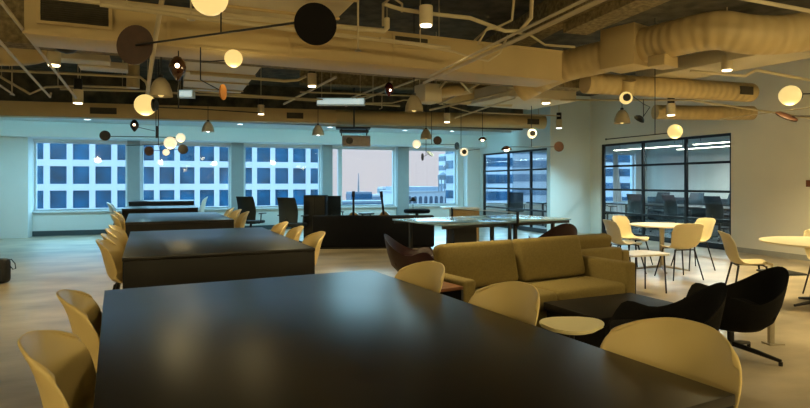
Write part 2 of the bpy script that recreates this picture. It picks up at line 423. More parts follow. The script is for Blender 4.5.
def chair_shell(width=.58, wrap=.13):
    # centre line from seat front to back top: (y, z, half width)
    P = [(.245, .415, .17), (.228, .447, .205), (.13, .450, .232), (.0, .438, .245), (-.10, .437, .252), (-.168, .456, .258), (-.207, .51, .266),
         (-.230, .59, .276), (-.246, .665, .286), (-.261, .72, .288), (-.281, .768, .280), (-.300, .800, .262), (-.312, .820, .236)]
    k = width/.58
    def f(a, b):
        s = a*(len(P)-1); i = min(int(s), len(P)-2); fr = s-i
        y, z, hw = [P[i][q]*(1-fr)+P[i+1][q]*fr for q in range(3)]
        x = math.sin((b-.5)*math.pi)*.35+(b*2-1)*.65; ax = abs(x)
        tb = min(1, max(0, (s-3.2)/4)); tb = tb*tb*(3-2*tb)
        y += tb*wrap*ax**2.3
        z += (1-tb)*.028*ax**2 + .045*math.sin(math.pi*tb)*ax**2.2
        tp = max(0, (s-5)/7)
        z -= tp*.65*wrap*ax**(3.0 if wrap > .1 else 5)
        fr_ = max(0, 1-s/1.6)
        y -= fr_*.05*ax**3
        return Vector((x*hw*k, y, z))
    return MB().grid(f, 24, 16).thick(.011)
def shell_chair(name, label, m, group, legm='black', width=.61, wrap=.13):
    t = thing(name, (0, 0, 0), 0, label, 'chair', group)
    subsurf(chair_shell(width, wrap).build('shell', m, t, ang=3))
    for sx in (-1, 1):
        for sy in (-1, 1):
            MB().cyl((sx*.235, sy*.225-.0, 0), (sx*.15, sy*.14, .432), .009, .012, n=10).build('leg', legm, t)
    MB().cyl((-.15, .14, .425), (.15, .14, .425), .009, n=8).cyl((-.15, -.14, .425), (.15, -.14, .425), .009, n=8).box((0, 0, .425), (.05, .28, .01)).build('under_frame', legm, t)
    return t
pc = shell_chair('shell_chair', '', 'shell', None)
def side_chairs(T, spots, side, dist, labels, group):
    tt, c, d, wv, hw, hl = T
    for (s, dd), lb in zip(spots, labels):       # s metres from the near end, dd back distance outside the edge
        p = c - d*hl + d*s + wv*side*(hw + dd - .22)
        q = cw(p.x, p.y); fd = cw(-wv.x*side, -wv.y*side)
        place(pc, q, face(fd.x, fd.y)+R(random.uniform(-4, 4)), lb, group, scale=(1, 1, 1.055))
G1 = 'shell chairs along the front table'
side_chairs(TB[0], [(2.81-2.46, .18), (2.81-1.50, .14), (2.81-.62, .12)], 1, 0,
    ['beige shell chair on the sofa side of the front table, biggest of three',
     'beige shell chair on the sofa side of the front table, before the sofa cushions',
     'beige shell chair on the sofa side of the front table, beside the maroon armchair'], G1)
side_chairs(TB[0], [(2.81-1.56, .14), (2.81-.66, .10)], -1, 0,
    ['beige shell chair on the bare floor side of the front table, the big cropped one',
     'beige shell chair on the bare floor side of the front table, at its far corner'], G1)
G2 = 'shell chairs along the second table'
side_chairs(TB[1], [(.45, .125), (1.30, .11), (2.12, .11)], 1, 0,
    ['beige shell chair by the black bench, at the near corner of the second table',
     'beige shell chair by the black bench, middle of three along the second table',
     'beige shell chair by the black bench, at the far corner of the second table'], G2)
side_chairs(TB[1], [(.48, .14), (1.15, .14), (1.85, .14), (2.46, .14)], -1, 0,
    ['tan shell chair on the open floor side of the second table, first from the front',
     'tan shell chair on the open floor side of the second table, second from the front',
     'tan shell chair on the open floor side of the second table, third from the front',
     'tan shell chair on the open floor side of the second table, last from the front'], G2)
G3 = 'shell chairs along the third table'
side_chairs(TB[2], [(.35, .22), (1.25, .22), (2.2, .22)], 1, 0,
    ['beige shell chair at the third table, first on the side facing the task chairs',
     'beige shell chair at the third table, second on the side facing the task chairs',
     'beige shell chair at the third table, last on the side facing the task chairs'], G3)
side_chairs(TB[2], [(.5, .14), (1.6, .14)], -1, 0,
    ['tan shell chair at the third table, nearer end on the open floor side',
     'tan shell chair at the third table, window end on the open floor side'], G3)
pg = shell_chair('shell_chair', '', 'white_shell', None)
def stool_like(px, py, z, T, side, s, lb):
    tt, c, d, wv, hw, hl = T
    p = c - d*hl + d*s + wv*side*(hw+.06); q = cw(p.x, p.y); fd = cw(-wv.x*side, -wv.y*side)
    place(pg, q, face(fd.x, fd.y), lb, 'pale chairs at the far tables', scale=(.9, .9, z/.80))
stool_like(131, 206, .93, TB[3], -1, .55, 'pale grey shell chair at the fourth table, on the open floor side')
stool_like(187, 200, .99, TB[4], 1, .45, 'pale grey shell chair at the end of the last table by the windows')

# ------------------------------------------------------------------ sofas
def sofa(loc, rz, label, w=2.05, d=.82):
    t = thing('sofa', loc, rz, label, 'sofa', 'olive sofas standing back to back'); hw, hd = w/2, d/2
    MB().bb((-hw+.13, -hd+.03, .12), (hw-.13, hd-.14, .29), bev=.02).build('base', 'sofa', t)
    for s in (-1, 1):
        MB().bb((s*hw-(.13 if s > 0 else 0), -hd, .06), (s*hw+(0 if s > 0 else .13), hd, .63), bev=.025, seg=3).build('arm', 'sofa', t)
    MB().bb((-hw+.132, hd-.14, .12), (hw-.132, hd, .68), bev=.03, seg=3).build('back', 'sofa', t)
    cwid = (w-.27)/2
    for k in range(2):
        x0 = -hw+.135+k*cwid
        def seat(a, b, x0=x0):
            return Vector((0, 0, 0))
        o = MB().bb((x0+.004, -hd-.01, .292), (x0+cwid-.004, hd-.30, .45), bev=.05, seg=4).build('seat_cushion', 'sofa', t)
        q = MB(); rotm = Matrix.Rotation(R(-14), 4, 'X')
        q.box((x0+cwid/2, hd-.235, .645), (cwid-.03, .17, .42), bev=.06, seg=4, rot=rotm)
        for v in q.bm.verts:                      # plump, slightly sagging pillow
            u = (v.co.x-x0-cwid/2)/(cwid/2); vv = (v.co.z-.645)/.21
            v.co.y += -.03*(1-u*u)*(1-vv*vv); v.co.z -= .015*(1-u*u)*max(0, vv)
        q.build('back_cushion', 'sofa', t)
    for sx in (-1, 1):
        for sy in (-1, 1): MB().cyl((sx*(hw-.09), sy*(hd-.09), 0), (sx*(hw-.09), sy*(hd-.09), .062), .022, n=12).build('leg', 'black', t)
    return t
SR = R(30.4)
sofa(cw(1.13, 5.26), SR-YAW, 'olive sofa with two seat cushions facing the dark coffee table')
s2 = sofa(cw(1.66, 6.74), SR-YAW+math.pi, 'olive sofa turned away, its back against the sofa in front'); s2.scale = (1, 1, .90)
# low dark coffee table
oc = cw(1.73, 4.63); t = thing('coffee_table', oc, SR-YAW-R(6), 'low dark square coffee table in front of the sofa', 'table')
MB().bb((-.49, -.32, .33), (.49, .32, .40), bev=.012).build('tabletop', 'ottoman', t)
MB().bb((-.48, -.29, .03), (.48, .29, .33), bev=.01).build('plinth', 'ottoman', t)
MB().bb((-.50, -.30, 0), (.50, .30, .03)).build('foot', 'black', t)
# pebble side table
pb = on(572, 323, .50); t = thing('side_table', (pb.x, pb.y, 0), R(15), 'small pale pebble shaped side table in front of the coffee table', 'table')
poly = []
for k in range(40):
    a = 2*math.pi*k/40; r = .19*(1+.10*math.cos(3*a+.6)+.05*math.cos(2*a))
    poly.append((r*1.08*math.cos(a), r*math.sin(a)))
b = MB().prism(poly, .478, .50); bmesh.ops.bevel(b.bm, geom=[e for e in b.bm.edges if abs(e.verts[0].co.z-e.verts[1].co.z) < 1e-5], offset=.006, segments=2, affect='EDGES'); b.build('tabletop', 'pebble', t, ang=.9)
MB().cyl((0, 0, .02), (0, 0, .478), .016).build('stem', 'black', t)
MB().lathe([(.001, 0), (.14, 0), (.14, .012), (.03, .022), (.001, .022)]).build('base', 'black', t)
# walnut end table beside the sofa
t = thing('end_table', cw(.17, 4.47), SR-YAW, 'walnut box end table with a dark open front, left of the sofa arm', 'table')
MB().bb((-.17, -.26, .575), (.17, .26, .60), bev=.004).build('tabletop', 'wood', t)
for s in (-1, 1): MB().bb((s*.17-(.02 if s > 0 else 0), -.26, .03), (s*.17+(0 if s > 0 else .02), .26, .575)).build('side_panel', 'wood' if s < 0 else 'dark', t)
MB().bb((-.15, .24, .03), (.15, .26, .575)).build('back_panel', 'dark', t)
MB().bb((-.15, -.25, .03), (.15, .24, .05)).bb((-.15, -.25, .30), (.15, .24, .318)).build('shelf', 'dark', t)
MB().bb((-.15, -.24, 0), (.15, .24, .03)).build('plinth', 'black', t)
# low table by the sofa's right arm
lt = cw(3.0, 7.14); t = thing('side_table', lt, R(4), 'low cream topped table on thin black legs between sofa arm and cafe chairs', 'table')
tp = [(-.34, .20), (.30, -.24), (.36, -.20), (.34, .10), (-.10, .26)]
b = MB().prism([(-.32, -.16), (.22, -.22), (.30, -.16), (.30, .18), (.24, .24), (-.26, .24), (-.34, .16)], .485, .505); b.build('tabletop', 'cafe', t)
for x, y in ((-.24, -.12), (.22, -.14), (.22, .16), (-.24, .16)): MB().cyl((x*1.1, y*1.1, 0), (x, y, .485), .01, n=8).build('leg', 'black', t)

# ------------------------------------------------------------------ lounge chairs
def lounge(name, label, m, group=None):
    t = thing(name, (0, 0, 0), 0, label, 'armchair', group)
    N = 40
    def rim(a):                                   # a = 0 at the back (-y), pi at the front
        c = math.cos(a); sd = abs(math.sin(a))
        back = max(0, c)**1.9
        front = max(0, -c)
        z = .475 + .245*back + .05*math.exp(-((c+.45)/.35)**2) - .12*max(0, (front-.55)/.45)**1.2
        rx, ry = .37+.03*back, .35
        x = rx*math.sin(a)*(1-.08*front); y = -ry*c*(1.12 if c > 0 else .95)
        return Vector((x, y, z))
    inner = [.0, .3, .6, .82, .94, 1.0]
    rings = []
    for s in (0.02, .35, .62, .82, .94, 1.0):      # outer side, bottom to rim
        ring = []
        for k in range(N):
            a = 2*math.pi*k/N; r = rim(a)
            zb = .225
            z = zb + (r.z-zb)*(s**3.2)
            ring.append(Vector((r.x*min(1, s**.55), r.y*min(1, s**.55), z)))
        rings.append(ring)
    for s in (.985, .93, .82, .6, .3, .02):        # inner side, rim to seat
        ring = []
        for k in range(N):
            a = 2*math.pi*k/N; r = rim(a)
            zb = .335
            z = min(r.z+.004, zb + (r.z-zb)*(s**5))
            ring.append(Vector((r.x*s*.955, r.y*s*.955, z)))
        rings.append(ring)
    MB().rings(rings).build('shell', m, t, ang=1.3)
    b = MB().box((0, .03, .375), (.52, .52, .085), bev=.035, seg=3); b.build('seat_cushion', m, t)
    MB().cyl((0, 0, .075), (0, 0, .23), .026, n=14).build('stem', 'black', t)
    MB().cyl((0, 0, .19), (0, 0, .222), .024, .10, n=16).build('collar', 'steel', t)
    for k in range(4):
        a = math.pi/4+k*math.pi/2
        d = Vector((math.cos(a), math.sin(a), 0))
        g = MB().tube([d*.01+Vector((0, 0, .095)), d*.2+Vector((0, 0, .065)), d*.36+Vector((0, 0, .035))], [.022, .019, .014], n=8)
        sp = g.build('spoke', 'black', t)
        MB().cyl(d*.355, d*.355+Vector((0, 0, .03)), .015, n=10).build('glide', 'black', sp)
    return t
pl = lounge('lounge_chair', '', 'loungef')
def cface(X, Y): v = cw(X, Y); return face(v.x, v.y)
GL = 'black lounge chairs around the coffee table'
place(pl, cw(2.64, 4.58), cface(-1, .12), 'black upholstered lounge chair on a spoked pedestal base, whole on open floor', GL)
place(pl, cw(1.66, 3.70), cface(-1, .25), 'black lounge chair rising behind the biggest beige shell chair', GL, scale=(1, 1, 1.05))
pm = lounge('lounge_chair', '', 'maroon')
GM = 'maroon armchairs'
place(pm, cw(.12, 7.35), cface(1, -.12), 'maroon armchair by the black bench, behind the front table corner', GM)
place(pm, cw(2.26, 8.72), cface(-.35, 1), 'maroon armchair half hidden between the sofas and ping pong table', GM, scale=(1, 1, 1.1))
# slim pedestal table behind the lounge chair
cp = on(771, 344, 0)
t = thing('laptop_table', cp, cface(1, .1), 'slim grey laptop stand behind the black lounge chair', 'table')
MB().box((0, 0, .31), (.035, .045, .60), bev=.004).build('post', 'steel', t)
MB().bb((-.05, -.05, 0), (.05, .09, .012)).build('base', 'steel', t)
MB().bb((-.14, -.03, .61), (.14, .22, .626), bev=.004).build('tabletop', 'dark', t)

# ------------------------------------------------------------------ cafe tables and chairs
def cafe(loc, r, rz, label):
    t = thing('cafe_table', loc, rz, label, 'table', 'round cafe tables')
    MB().lathe([(.001, .705), (r-.01, .705), (r, .712), (r, .725), (r-.006, .73), (.001, .73)], n=48).build('tabletop', 'cafe', t)
    MB().cyl((0, 0, .05), (0, 0, .705), .035, n=18).build('pedestal', 'steel', t)
    for k in range(4):
        a = math.pi/4+k*math.pi/2; d = Vector((math.cos(a), math.sin(a), 0))
        MB().tube([Vector((0, 0, .075)), d*.2+Vector((0, 0, .05)), d*.38+Vector((0, 0, .02))], [.024, .02, .014], n=8).build('foot', 'black' if r > .55 else 'steel', t)
    return t
cafe(cw(4.06, 8.93), .48, R(10), 'round cream cafe table before the glazed meeting room, four chairs around it')
cafe(cw(4.73, 6.35), .64, R(30), 'larger round cream table cut by the frame, beside the plain wall')
pcc = shell_chair('cafe_chair', '', 'cream', None, width=.48, wrap=.07)
GC = 'cream cafe chairs on thin black legs'
place(pcc, cw(3.99, 8.24), cface(-.15, 1), 'cream cafe chair showing its back in front of the round table', GC)
place(pcc, cw(4.64, 9.12), cface(-1, -.15), 'cream cafe chair facing the round table from the plain wall side', GC)
place(pcc, cw(3.86, 9.58), cface(.75, -1), 'cream cafe chair behind the round table against the dark glazing', GC)
place(pcc, cw(4.05, 6.66), cface(1, -.30), 'cream cafe chair seen side on, at the larger round table by the wall', GC)
place(pcc, cw(5.10, 6.78), cface(-.5, -1), 'cream cafe chair cut by the frame edge beyond the larger round table', GC)
pw = shell_chair('cafe_chair', '', 'white_shell', None, width=.48, wrap=.07)
place(pw, cw(3.42, 8.80), cface(1, .1), 'whitish cafe chair beside the back of the olive sofa', GC)

# ------------------------------------------------------------------ ping pong table
pr = R(31)
t = thing('ping_pong_table', cw(1.345, 9.83), pr-YAW, 'blue ping pong table with net between the bench and the glazed corner', 'table')
HX, HY = 1.37, .7625
for s in (-1, 1):
    tp = MB().bb((min(0, s*HX)+.004, -HY, .735), (max(0, s*HX)-.004, HY, .76), bev=.003).build('tabletop', 'pingpong', t)
    l = MB(); xa, xb = (.01, HX-.002) if s > 0 else (-HX+.002, -.01)
    l.bb((xa, -HY+.002, .76), (xb, -HY+.022, .7612)).bb((xa, HY-.022, .76), (xb, HY-.002, .7612)).bb((xa, -.002, .76), (xb, .002, .7612))
    xe = s*(HX-.012); l.bb((xe-.01, -HY+.022, .76), (xe+.01, HY-.022, .7612)); l.build('white_line', 'whiteline', tp)
    for q in (-1, 1): MB().bb((min(s*.05, s*HX)+.02, q*(HY-.0425)-.0125, .685), (max(s*.05, s*HX)-.02, q*(HY-.0425)+.0125, .735)).build('apron', 'dark', t)
    for sx in (s*.25, s*1.12):
        for sy in (-1, 1): MB().bb((sx-.025, sy*.56-.025, 0), (sx+.025, sy*.56+.025, .735)).build('leg', 'dark', t)
    MB().bb((s*1.12-.02, -.535, .1), (s*1.12+.02, .535, .14)).bb((s*.25-.02, -.535, .1), (s*.25+.02, .535, .14)).build('stretcher', 'dark', t)
MB().bb((-.62, -.02, .28), (-.14, .02, .62)).build('fold_panel', 'dark', t)
n_ = MB().bb((-.004, -HY-.12, .765), (.004, HY+.12, .9125)).build('net', 'net', t)
MB().bb((-.006, -HY-.12, .90), (.006, HY+.12, .915)).build('net_tape', 'whiteline', n_)
for s in (-1, 1): MB().bb((-.015, s*(HY+.135)-.015, .68), (.015, s*(HY+.135)+.015, .92)).bb((-.02, s*(HY+.07)-.07, .70), (.02, s*(HY+.07)+.07, .728)).build('net_post', 'black', t)

# ------------------------------------------------------------------ bench, cabinet, task chairs, guitars
bx = cw(-.66, 11.9)
t = thing('bench', bx, -YAW+R(2), 'long black high backed bench turned away, between second table and ping pong table', 'bench')
MB().bb((-1.28, -.07, .03), (1.28, .07, .70), bev=.045, seg=4).build('back', 'blackfab', t)
MB().bb((-1.27, .072, .06), (1.27, .62, .40), bev=.04, seg=3).build('seat', 'blackfab', t)
for s in (-1, 1): MB().bb((s*1.20-.08, .63, .06), (s*1.20+.08, .70, .58), bev=.03).build('arm', 'blackfab', t)
MB().bb((-1.2, -.05, 0), (1.2, .6, .03)).build('plinth', 'black', t)
t = thing('tall_cabinet', cw(-2.05, 13.0), -YAW, 'tall flat black cabinet standing between task chair and bench', 'cabinet')
MB().bb((-.25, -.2, .04), (.25, .2, 1.10), bev=.012).build('body', 'blackfab', t)
MB().bb((-.235, -.212, .06), (-.003, -.2, 1.08)).build('door', 'screen', t); MB().bb((.003, -.212, .06), (.235, -.2, 1.08)).build('door', 'screen', t)
MB().bb((-.23, -.18, 0), (.23, .18, .04)).build('plinth', 'black', t)
def task_chair(name, label):
    t = thing(name, (0, 0, 0), 0, label, 'chair')
    def f(a, b):
        z = .52+.55*a; x = (b*2-1)*(.23-.03*abs(a-.4)); y = -.22-.10*a+.05*math.sin(a*3.1)+.06*(b*2-1)**2
        return Vector((x, y, z))
    MB().grid(f, 12, 10).thick(.02).build('backrest', 'mesh', t)
    MB().box((0, .02, .47), (.48, .46, .07), bev=.03, seg=3).build('seat', 'mesh', t)
    for s in (-1, 1):
        a = MB().tube([(s*.24, -.05, .44), (s*.29, -.05, .48), (s*.29, -.03, .66)], .014, n=8).build('arm', 'dark', t)
        MB().box((s*.29, .03, .67), (.07, .25, .025), bev=.01).build('arm_pad', 'dark', a)
    MB().cyl((0, 0, .10), (0, 0, .44), .03, n=12).build('stem', 'dark', t)
    MB().tube([(0, -.1, .44), (0, -.26, .46), (0, -.27, .62)], .02, n=8).build('spine', 'dark', t)
    for k in range(5):
        a = 2*math.pi*k/5+.3; d = Vector((math.cos(a), math.sin(a), 0))
        sp = MB().tube([Vector((0, 0, .11)), d*.31+Vector((0, 0, .075))], [.025, .016], n=8).build('spoke', 'dark', t)
        MB().cyl(d*.31+Vector((-.015, 0, .03)), d*.31+Vector((.015, 0, .03)), .03, n=12).build('caster', 'black', sp)
    return t
ptc = task_chair('task_chair', ''); GT = 'mesh task chairs by the windows'
place(ptc, cw(-3.60, 13.2), cface(.30, 1), 'dark mesh task chair standing alone beyond the second table chairs', GT)
place(ptc, cw(-2.46, 12.35), cface(.35, 1), 'dark mesh task chair close to the left side of the tall black cabinet', GT)
place(ptc, cw(-1.82, 13.85), cface(-.2, 1), 'grey mesh task chair half hidden behind the tall black cabinet', GT)
def guitar(loc, rz, label):
    t = thing('guitar', loc, rz, label, 'guitar', 'acoustic guitars standing below the windows')
    prof = []
    for k in range(48):
        a = 2*math.pi*k/48; c, s_ = math.cos(a), math.sin(a)
        z = .25*c; wd = .19-.045*(c > 0)*c - .05*math.exp(-((c-.15)/.25)**2)
        prof.append((wd*s_, .33+z))
    b = MB(); q0 = [b.bm.verts.new((x, -.05, z)) for x, z in prof]; q1 = [b.bm.verts.new((x, .05, z)) for x, z in prof]
    b.bm.faces.new(q0); b.bm.faces.new(q1[::-1])
    for i in range(48): b.bm.faces.new((q0[i], q0[(i+1) % 48], q1[(i+1) % 48], q1[i]))
    b.build('body', 'guitar', t)
    MB().cyl((0, -.053, .42), (0, -.05, .42), .05, n=20).build('sound_hole', 'black', t)
    MB().bb((-.027, -.075, .50), (.027, -.045, .93), bev=.006).build('neck', 'black', t)
    MB().bb((-.037, -.07, .93), (.037, -.048, 1.08), bev=.006).build('headstock', 'black', t)
    MB().bb((-.07, -.065, .24), (.07, -.051, .26)).build('bridge', 'black', t)
    st = MB().tube([(0, .22, -.1), (0, .1, .3), (0, .07, .5)], .01, n=8).tube([(-.16, -.12, -.1), (0, .1, .25), (.16, -.12, -.1)], .01, n=8).tube([(-.1, -.09, .09), (-.1, .06, .075), (.1, .06, .075), (.1, -.09, .09)], .009, n=8).build('stand', 'black', t)
    return t
guitar(cw(-1.24, 13.6, .10), -YAW+R(5), 'acoustic guitar on a stand below the fourth window, left of the other guitar')
g2 = guitar(cw(-.45, 13.9, .10), -YAW-R(8), 'acoustic guitar on a stand at the right end of the fourth window'); g2.rotation_euler = (0, R(-7), -YAW-R(8))
# low stool between the guitars, round table with lamp, island counter
t = thing('stool', cw(-.93, 13.6), -YAW, 'low dark stool between the two guitars', 'stool')
MB().lathe([(.001, .62), (.18, .62), (.20, .635), (.18, .66), (.001, .665)]).build('seat', 'dark', t)
for k in range(4):
    a = math.pi/4+k*math.pi/2; MB().cyl((.19*math.cos(a), .19*math.sin(a), 0), (.13*math.cos(a), .13*math.sin(a), .62), .012, n=8).build('leg', 'black', t)
t = thing('round_table', cw(.30, 14.2), 0, 'round dark table below the pier between the last two windows', 'table')
MB().lathe([(.001, .62), (.30, .62), (.33, .64), (.33, .70), (.30, .72), (.001, .72)], n=32).build('tabletop', 'blackfab', t)
MB().cyl((0, 0, .02), (0, 0, .62), .04).build('pedestal', 'black', t); MB().cyl((0, 0, 0), (0, 0, .02), .22, n=24).build('base', 'black', t)
t = thing('desk_lamp', cw(.20, 14.15, .72), 0, 'small dark lamp standing on the round dark table', 'lamp')
MB().cyl((0, 0, 0), (0, 0, .015), .06).build('base', 'dark', t); MB().cyl((0, 0, .015), (0, 0, .24), .008, n=8).build('stem', 'dark', t)
MB().lathe([(.025, .30), (.10, .20), (.096, .20), (.022, .293)], cap=False).build('lamp_shade', 'dark', t)
t = thing('island_counter', cw(1.32, 13.6), -YAW+R(4), 'white topped island with pale oak panels behind the ping pong table', 'counter')
MB().bb((-.45, -.3, .76), (.45, .3, .80), bev=.006).build('countertop', 'whiteline', t)
MB().bb((-.22, -.25, 0), (.42, .25, .76)).build('body', 'oak', t)
MB().bb((-.05, -.262, .10), (.17, -.25, .74)).build('door', 'oak', t); MB().bb((.18, -.262, .10), (.40, -.25, .74)).build('door', 'oak', t)
# bag at the left edge
bp_ = on(-1, 283, .0)
t = thing('backpack', bp_, R(-20), 'black bag with a webbing loop standing on the open floor at the edge', 'bag')
q = MB().box((0, 0, .17), (.26, .18, .34), bev=.06, seg=4); q.build('body', 'bag', t)
MB().box((0, -.10, .12), (.19, .05, .17), bev=.02).build('pocket', 'bag', t)
MB().tube([(.10, 0, .31), (.17, .0, .33), (.22, 0, .27), (.23, 0, .20), (.19, 0, .19), (.15, 0, .24), (.12, 0, .29)], .007, n=8).build('strap', 'bag', t)

# ------------------------------------------------------------------ meeting room behind the glazing
t = thing('meeting_table', (12.9, 11.6, 0), 0, 'long dark meeting table behind the black framed glazing', 'table')
MB().bb((-.65, -3.0, .70), (.65, 3.2, .74), bev=.005).build('tabletop', 'panel', t)
for y in (-2.4, 0, 2.4): MB().bb((-.35, y-.05, 0), (.35, y+.05, .70)).build('leg', 'dark', t)
GB = 'task chairs round the meeting table'
for k in range(5):
    place(ptc, (11.75, 8.7+k*1.3, 0), face(1, random.uniform(-.3, .3)), ['first', 'second', 'third', 'fourth', 'last'][k]+' dark task chair before the meeting table, from its plain wall end', GB)
for k in range(4):
    place(ptc, (14.05, 10.3+k*1.3, 0), face(-1, random.uniform(-.3, .3)), ['first', 'second', 'third', 'last'][k]+' dark task chair beyond the meeting table, from its plain wall end', GB)
GA = 'task chairs in the glazed corner room'
for k, (x, y) in enumerate(((9.75, 15.9), (10.4, 14.6), (11.0, 13.6))):
    place(ptc, (x, y, 0), face(.4, 1), ['first', 'middle', 'last'][k]+' task chair in the glazed corner room, counted from the windows', GA)
t = thing('corner_table', (10.9, 15.6, 0), 0, 'dark desk along the windows of the glazed corner room', 'table')
MB().bb((-.6, -.4, .70), (1.2, .5, .74)).build('tabletop', 'dark', t)
for x in (-.5, 1.1):
    for y in (-.3, .4): MB().bb((x-.025, y-.025, 0), (x+.025, y+.025, .70)).build('leg', 'dark', t)
t = thing('credenza', (XE-.27, 11.4, 0), 0, 'long dark credenza along the far wall of the meeting room', 'cabinet')
MB().bb((-.25, -5, .06), (.25, 5, .86), bev=.006).build('body', 'dark', t); MB().bb((-.23, -4.95, 0), (.25, 4.95, .06)).build('plinth', 'black', t)
for k in range(10): MB().bb((-.265, -4.98+k, .09), (-.251, -4.02+k, .84)).build('door', 'dark', t)
cu = MB()
cu.grid(lambda a, b: Vector((14.55+.5*b*(.35+.65*(1-a)**1.5)*1.0+.02*math.sin(b*40), 16.9+.03*math.sin(b*25), .05+2.6*a)), 10, 40).thick(.006)
tag(cu.build('curtain', 'curtain', ang=1.5), 'gathered white curtain by the meeting room windows', 'curtain')
for k, (y, x) in enumerate(((9.4, 11.6), (9.4, 14.2), (12.2, 11.6), (12.4, 14.2))):
    t = thing('linear_light', (x, y, 2.33 if x < 13 else 2.42), 0, ['glowing strip light over the glazing side of the meeting table, plain wall end', 'glowing strip light over the far side of the meeting table, plain wall end',
        'glowing strip light over the glazing side of the meeting table, window end', 'glowing strip light over the far side of the meeting table, window end'][k], 'light', 'strip lights in the meeting room', 'thing')
    MB().bb((-.06, -1.2, 0), (.06, 1.2, .06)).build('housing', 'frame', t)
    MB().bb((-.05, -1.18, -.012), (.05, 1.18, 0)).build('diffuser', 'strip', t)
    lamp('AREA', 'strip_beam', (0, 0, -.02), 110, (.80, 1, .98), t, shape='RECTANGLE', size=.1, size_y=2.3)
    for y_ in (-1, 1): MB().cyl((0, y_, .06), (0, y_, ZS-2.45), .006, n=6).build('hanger', 'dark', t)

# ------------------------------------------------------------------ ceiling services
def dtag(o, label, cat='duct', group=None): return tag(o, label, cat, group, 'thing')
# big rectangular duct across the room
a0, a1 = at(24, 36, 5.1), at(562, 80, 7.5)
d = (a1-a0); d.z = 0; L = d.length; rz = math.atan2(d.y, d.x)
t = thing('ceiling_duct', (a0.x, a0.y, 2.74), rz, 'big flat sided beige duct crossing the ceiling, with grilles in its side', 'duct', kind='thing')
MB().bb((0, 0, 0), (L, .55, .40), bev=.008).build('body', 'duct', t)
MB().bb((-.01, -.012, .0), (L+.01, 0, .025)).bb((-.01, -.012, .375), (L+.01, 0, .40)).build('flange', 'duct', t)
for k in range(4):
    x = L*(k+1)/5; MB().bb((x-.015, -.008, .026), (x+.015, 0, .374)).build('seam', 'duct', t)
def grille(x0, x1, z0, z1, n):
    fr = MB().bb((x0-.03, -.03, z0-.03), (x1+.03, -.013, z0)).bb((x0-.03, -.03, z1), (x1+.03, -.013, z1+.03)).bb((x0-.03, -.03, z0), (x0, -.013, z1)).bb((x1, -.03, z0), (x1+.03, -.013, z1)).build('grille', 'duct', t)
    MB().bb((x0, -.02, z0), (x1, -.013, z1)).build('louvre_back', 'grille', fr)
    s = MB()
    for q in range(n):
        z = z0+(q+.5)*(z1-z0)/n; s.box(((x0+x1)/2, -.022, z), (x1-x0, .014, .006), rot=Matrix.Rotation(R(35), 4, 'X'))
    s.build('louvre', 'grille', fr)
grille(.13, .68, .13, .33, 10); grille(L*.60, L*.60+.42, .25, .35, 5)
# rough fireproofed beam just beyond it
b0, b1 = at(-40, 48, 5.5), at(600, 84, 8.6); dd = (b1-b0); dd.z = 0
bm_ = MB().bb((0, 0, 0), (dd.length, .30, .45)).build('trim_8', 'fire', kind=ST); bm_.location = (b0.x, b0.y+.28, 2.86); bm_.rotation_euler = (0, 0, math.atan2(dd.y, dd.x))
# second duct in front of the dropped ceiling
a0, a1 = at(-60, 112, 11.0), at(547, 124, 13.8); dv = a1-a0; L = math.hypot(dv.x, dv.y); rz = math.atan2(dv.y, dv.x)
t = thing('ceiling_duct', (a0.x, a0.y, 2.72), rz, 'long beige duct along the edge of the dropped ceiling by the windows', 'duct', kind='thing')
MB().bb((0, 0, 0), (L*.60, .34, .30), bev=.01).build('body', 'duct', t)
MB().cyl((L*.60, .17, .16), (L, .17, .16), .17, n=24).build('round_end', 'duct', t)
for px, w_ in ((90, .5), (286, .36), (528, .30)):
    pu = lambda q: 405+FPX*(q.x*CY-q.y*SY)/(q.x*SY+q.y*CY)
    x = min((abs(pu(a0+(a1-a0)*k/400)-px), k) for k in range(401))[1]/400*L
    MB().bb((x, -.015, .08), (x+w_, .02 if px > 500 else -.001, .21)).build('grille', 'grille', t)
cl = MB().bb((XL+.4, YD+.005, ZG-.075), (XA-.3, YD+.075, ZG-.003)).build('ceiling_uplight', 'frame'); dtag(cl, 'slim cove light along the inner edge of the dropped ceiling by the windows', 'light')  # housing and lamp added behind the duct to brighten the dropped ceiling
al = lamp('AREA', 'cove_light', ((XL+XA)/2, YD+.085, ZG-.045), 55, (.28, .82, 1.0), None, shape='RECTANGLE', size=XA-XL-.8, size_y=.05); al.rotation_euler = Vector((0, 1, .1)).to_track_quat('-Z', 'Y').to_euler()
# wide pale ducts running to the windows
for (ua, ub, v0, v1, z, lb) in ((.50, 1.62, 3.4, 6.0, 3.12, 'wide pale duct underside overhead, above the black disc of the mobile'), (.20, 1.20, 7.7, 10.9, 3.05, 'wide pale duct underside beyond the big flat sided duct')):
    t = thing('ceiling_duct', (0, 0, z), R(2), lb, 'duct', kind='thing')
    MB().bb((ua, v0, 0), (ub, v1, .34), bev=.008).build('body', 'pale', t)
    for k in range(4):
        y = v0+(v1-v0)*(k+.6)/4; MB().bb((ua-.01, y-.025, -.02), (ub+.01, y+.025, -.0005)).build('strap', 'duct', t)
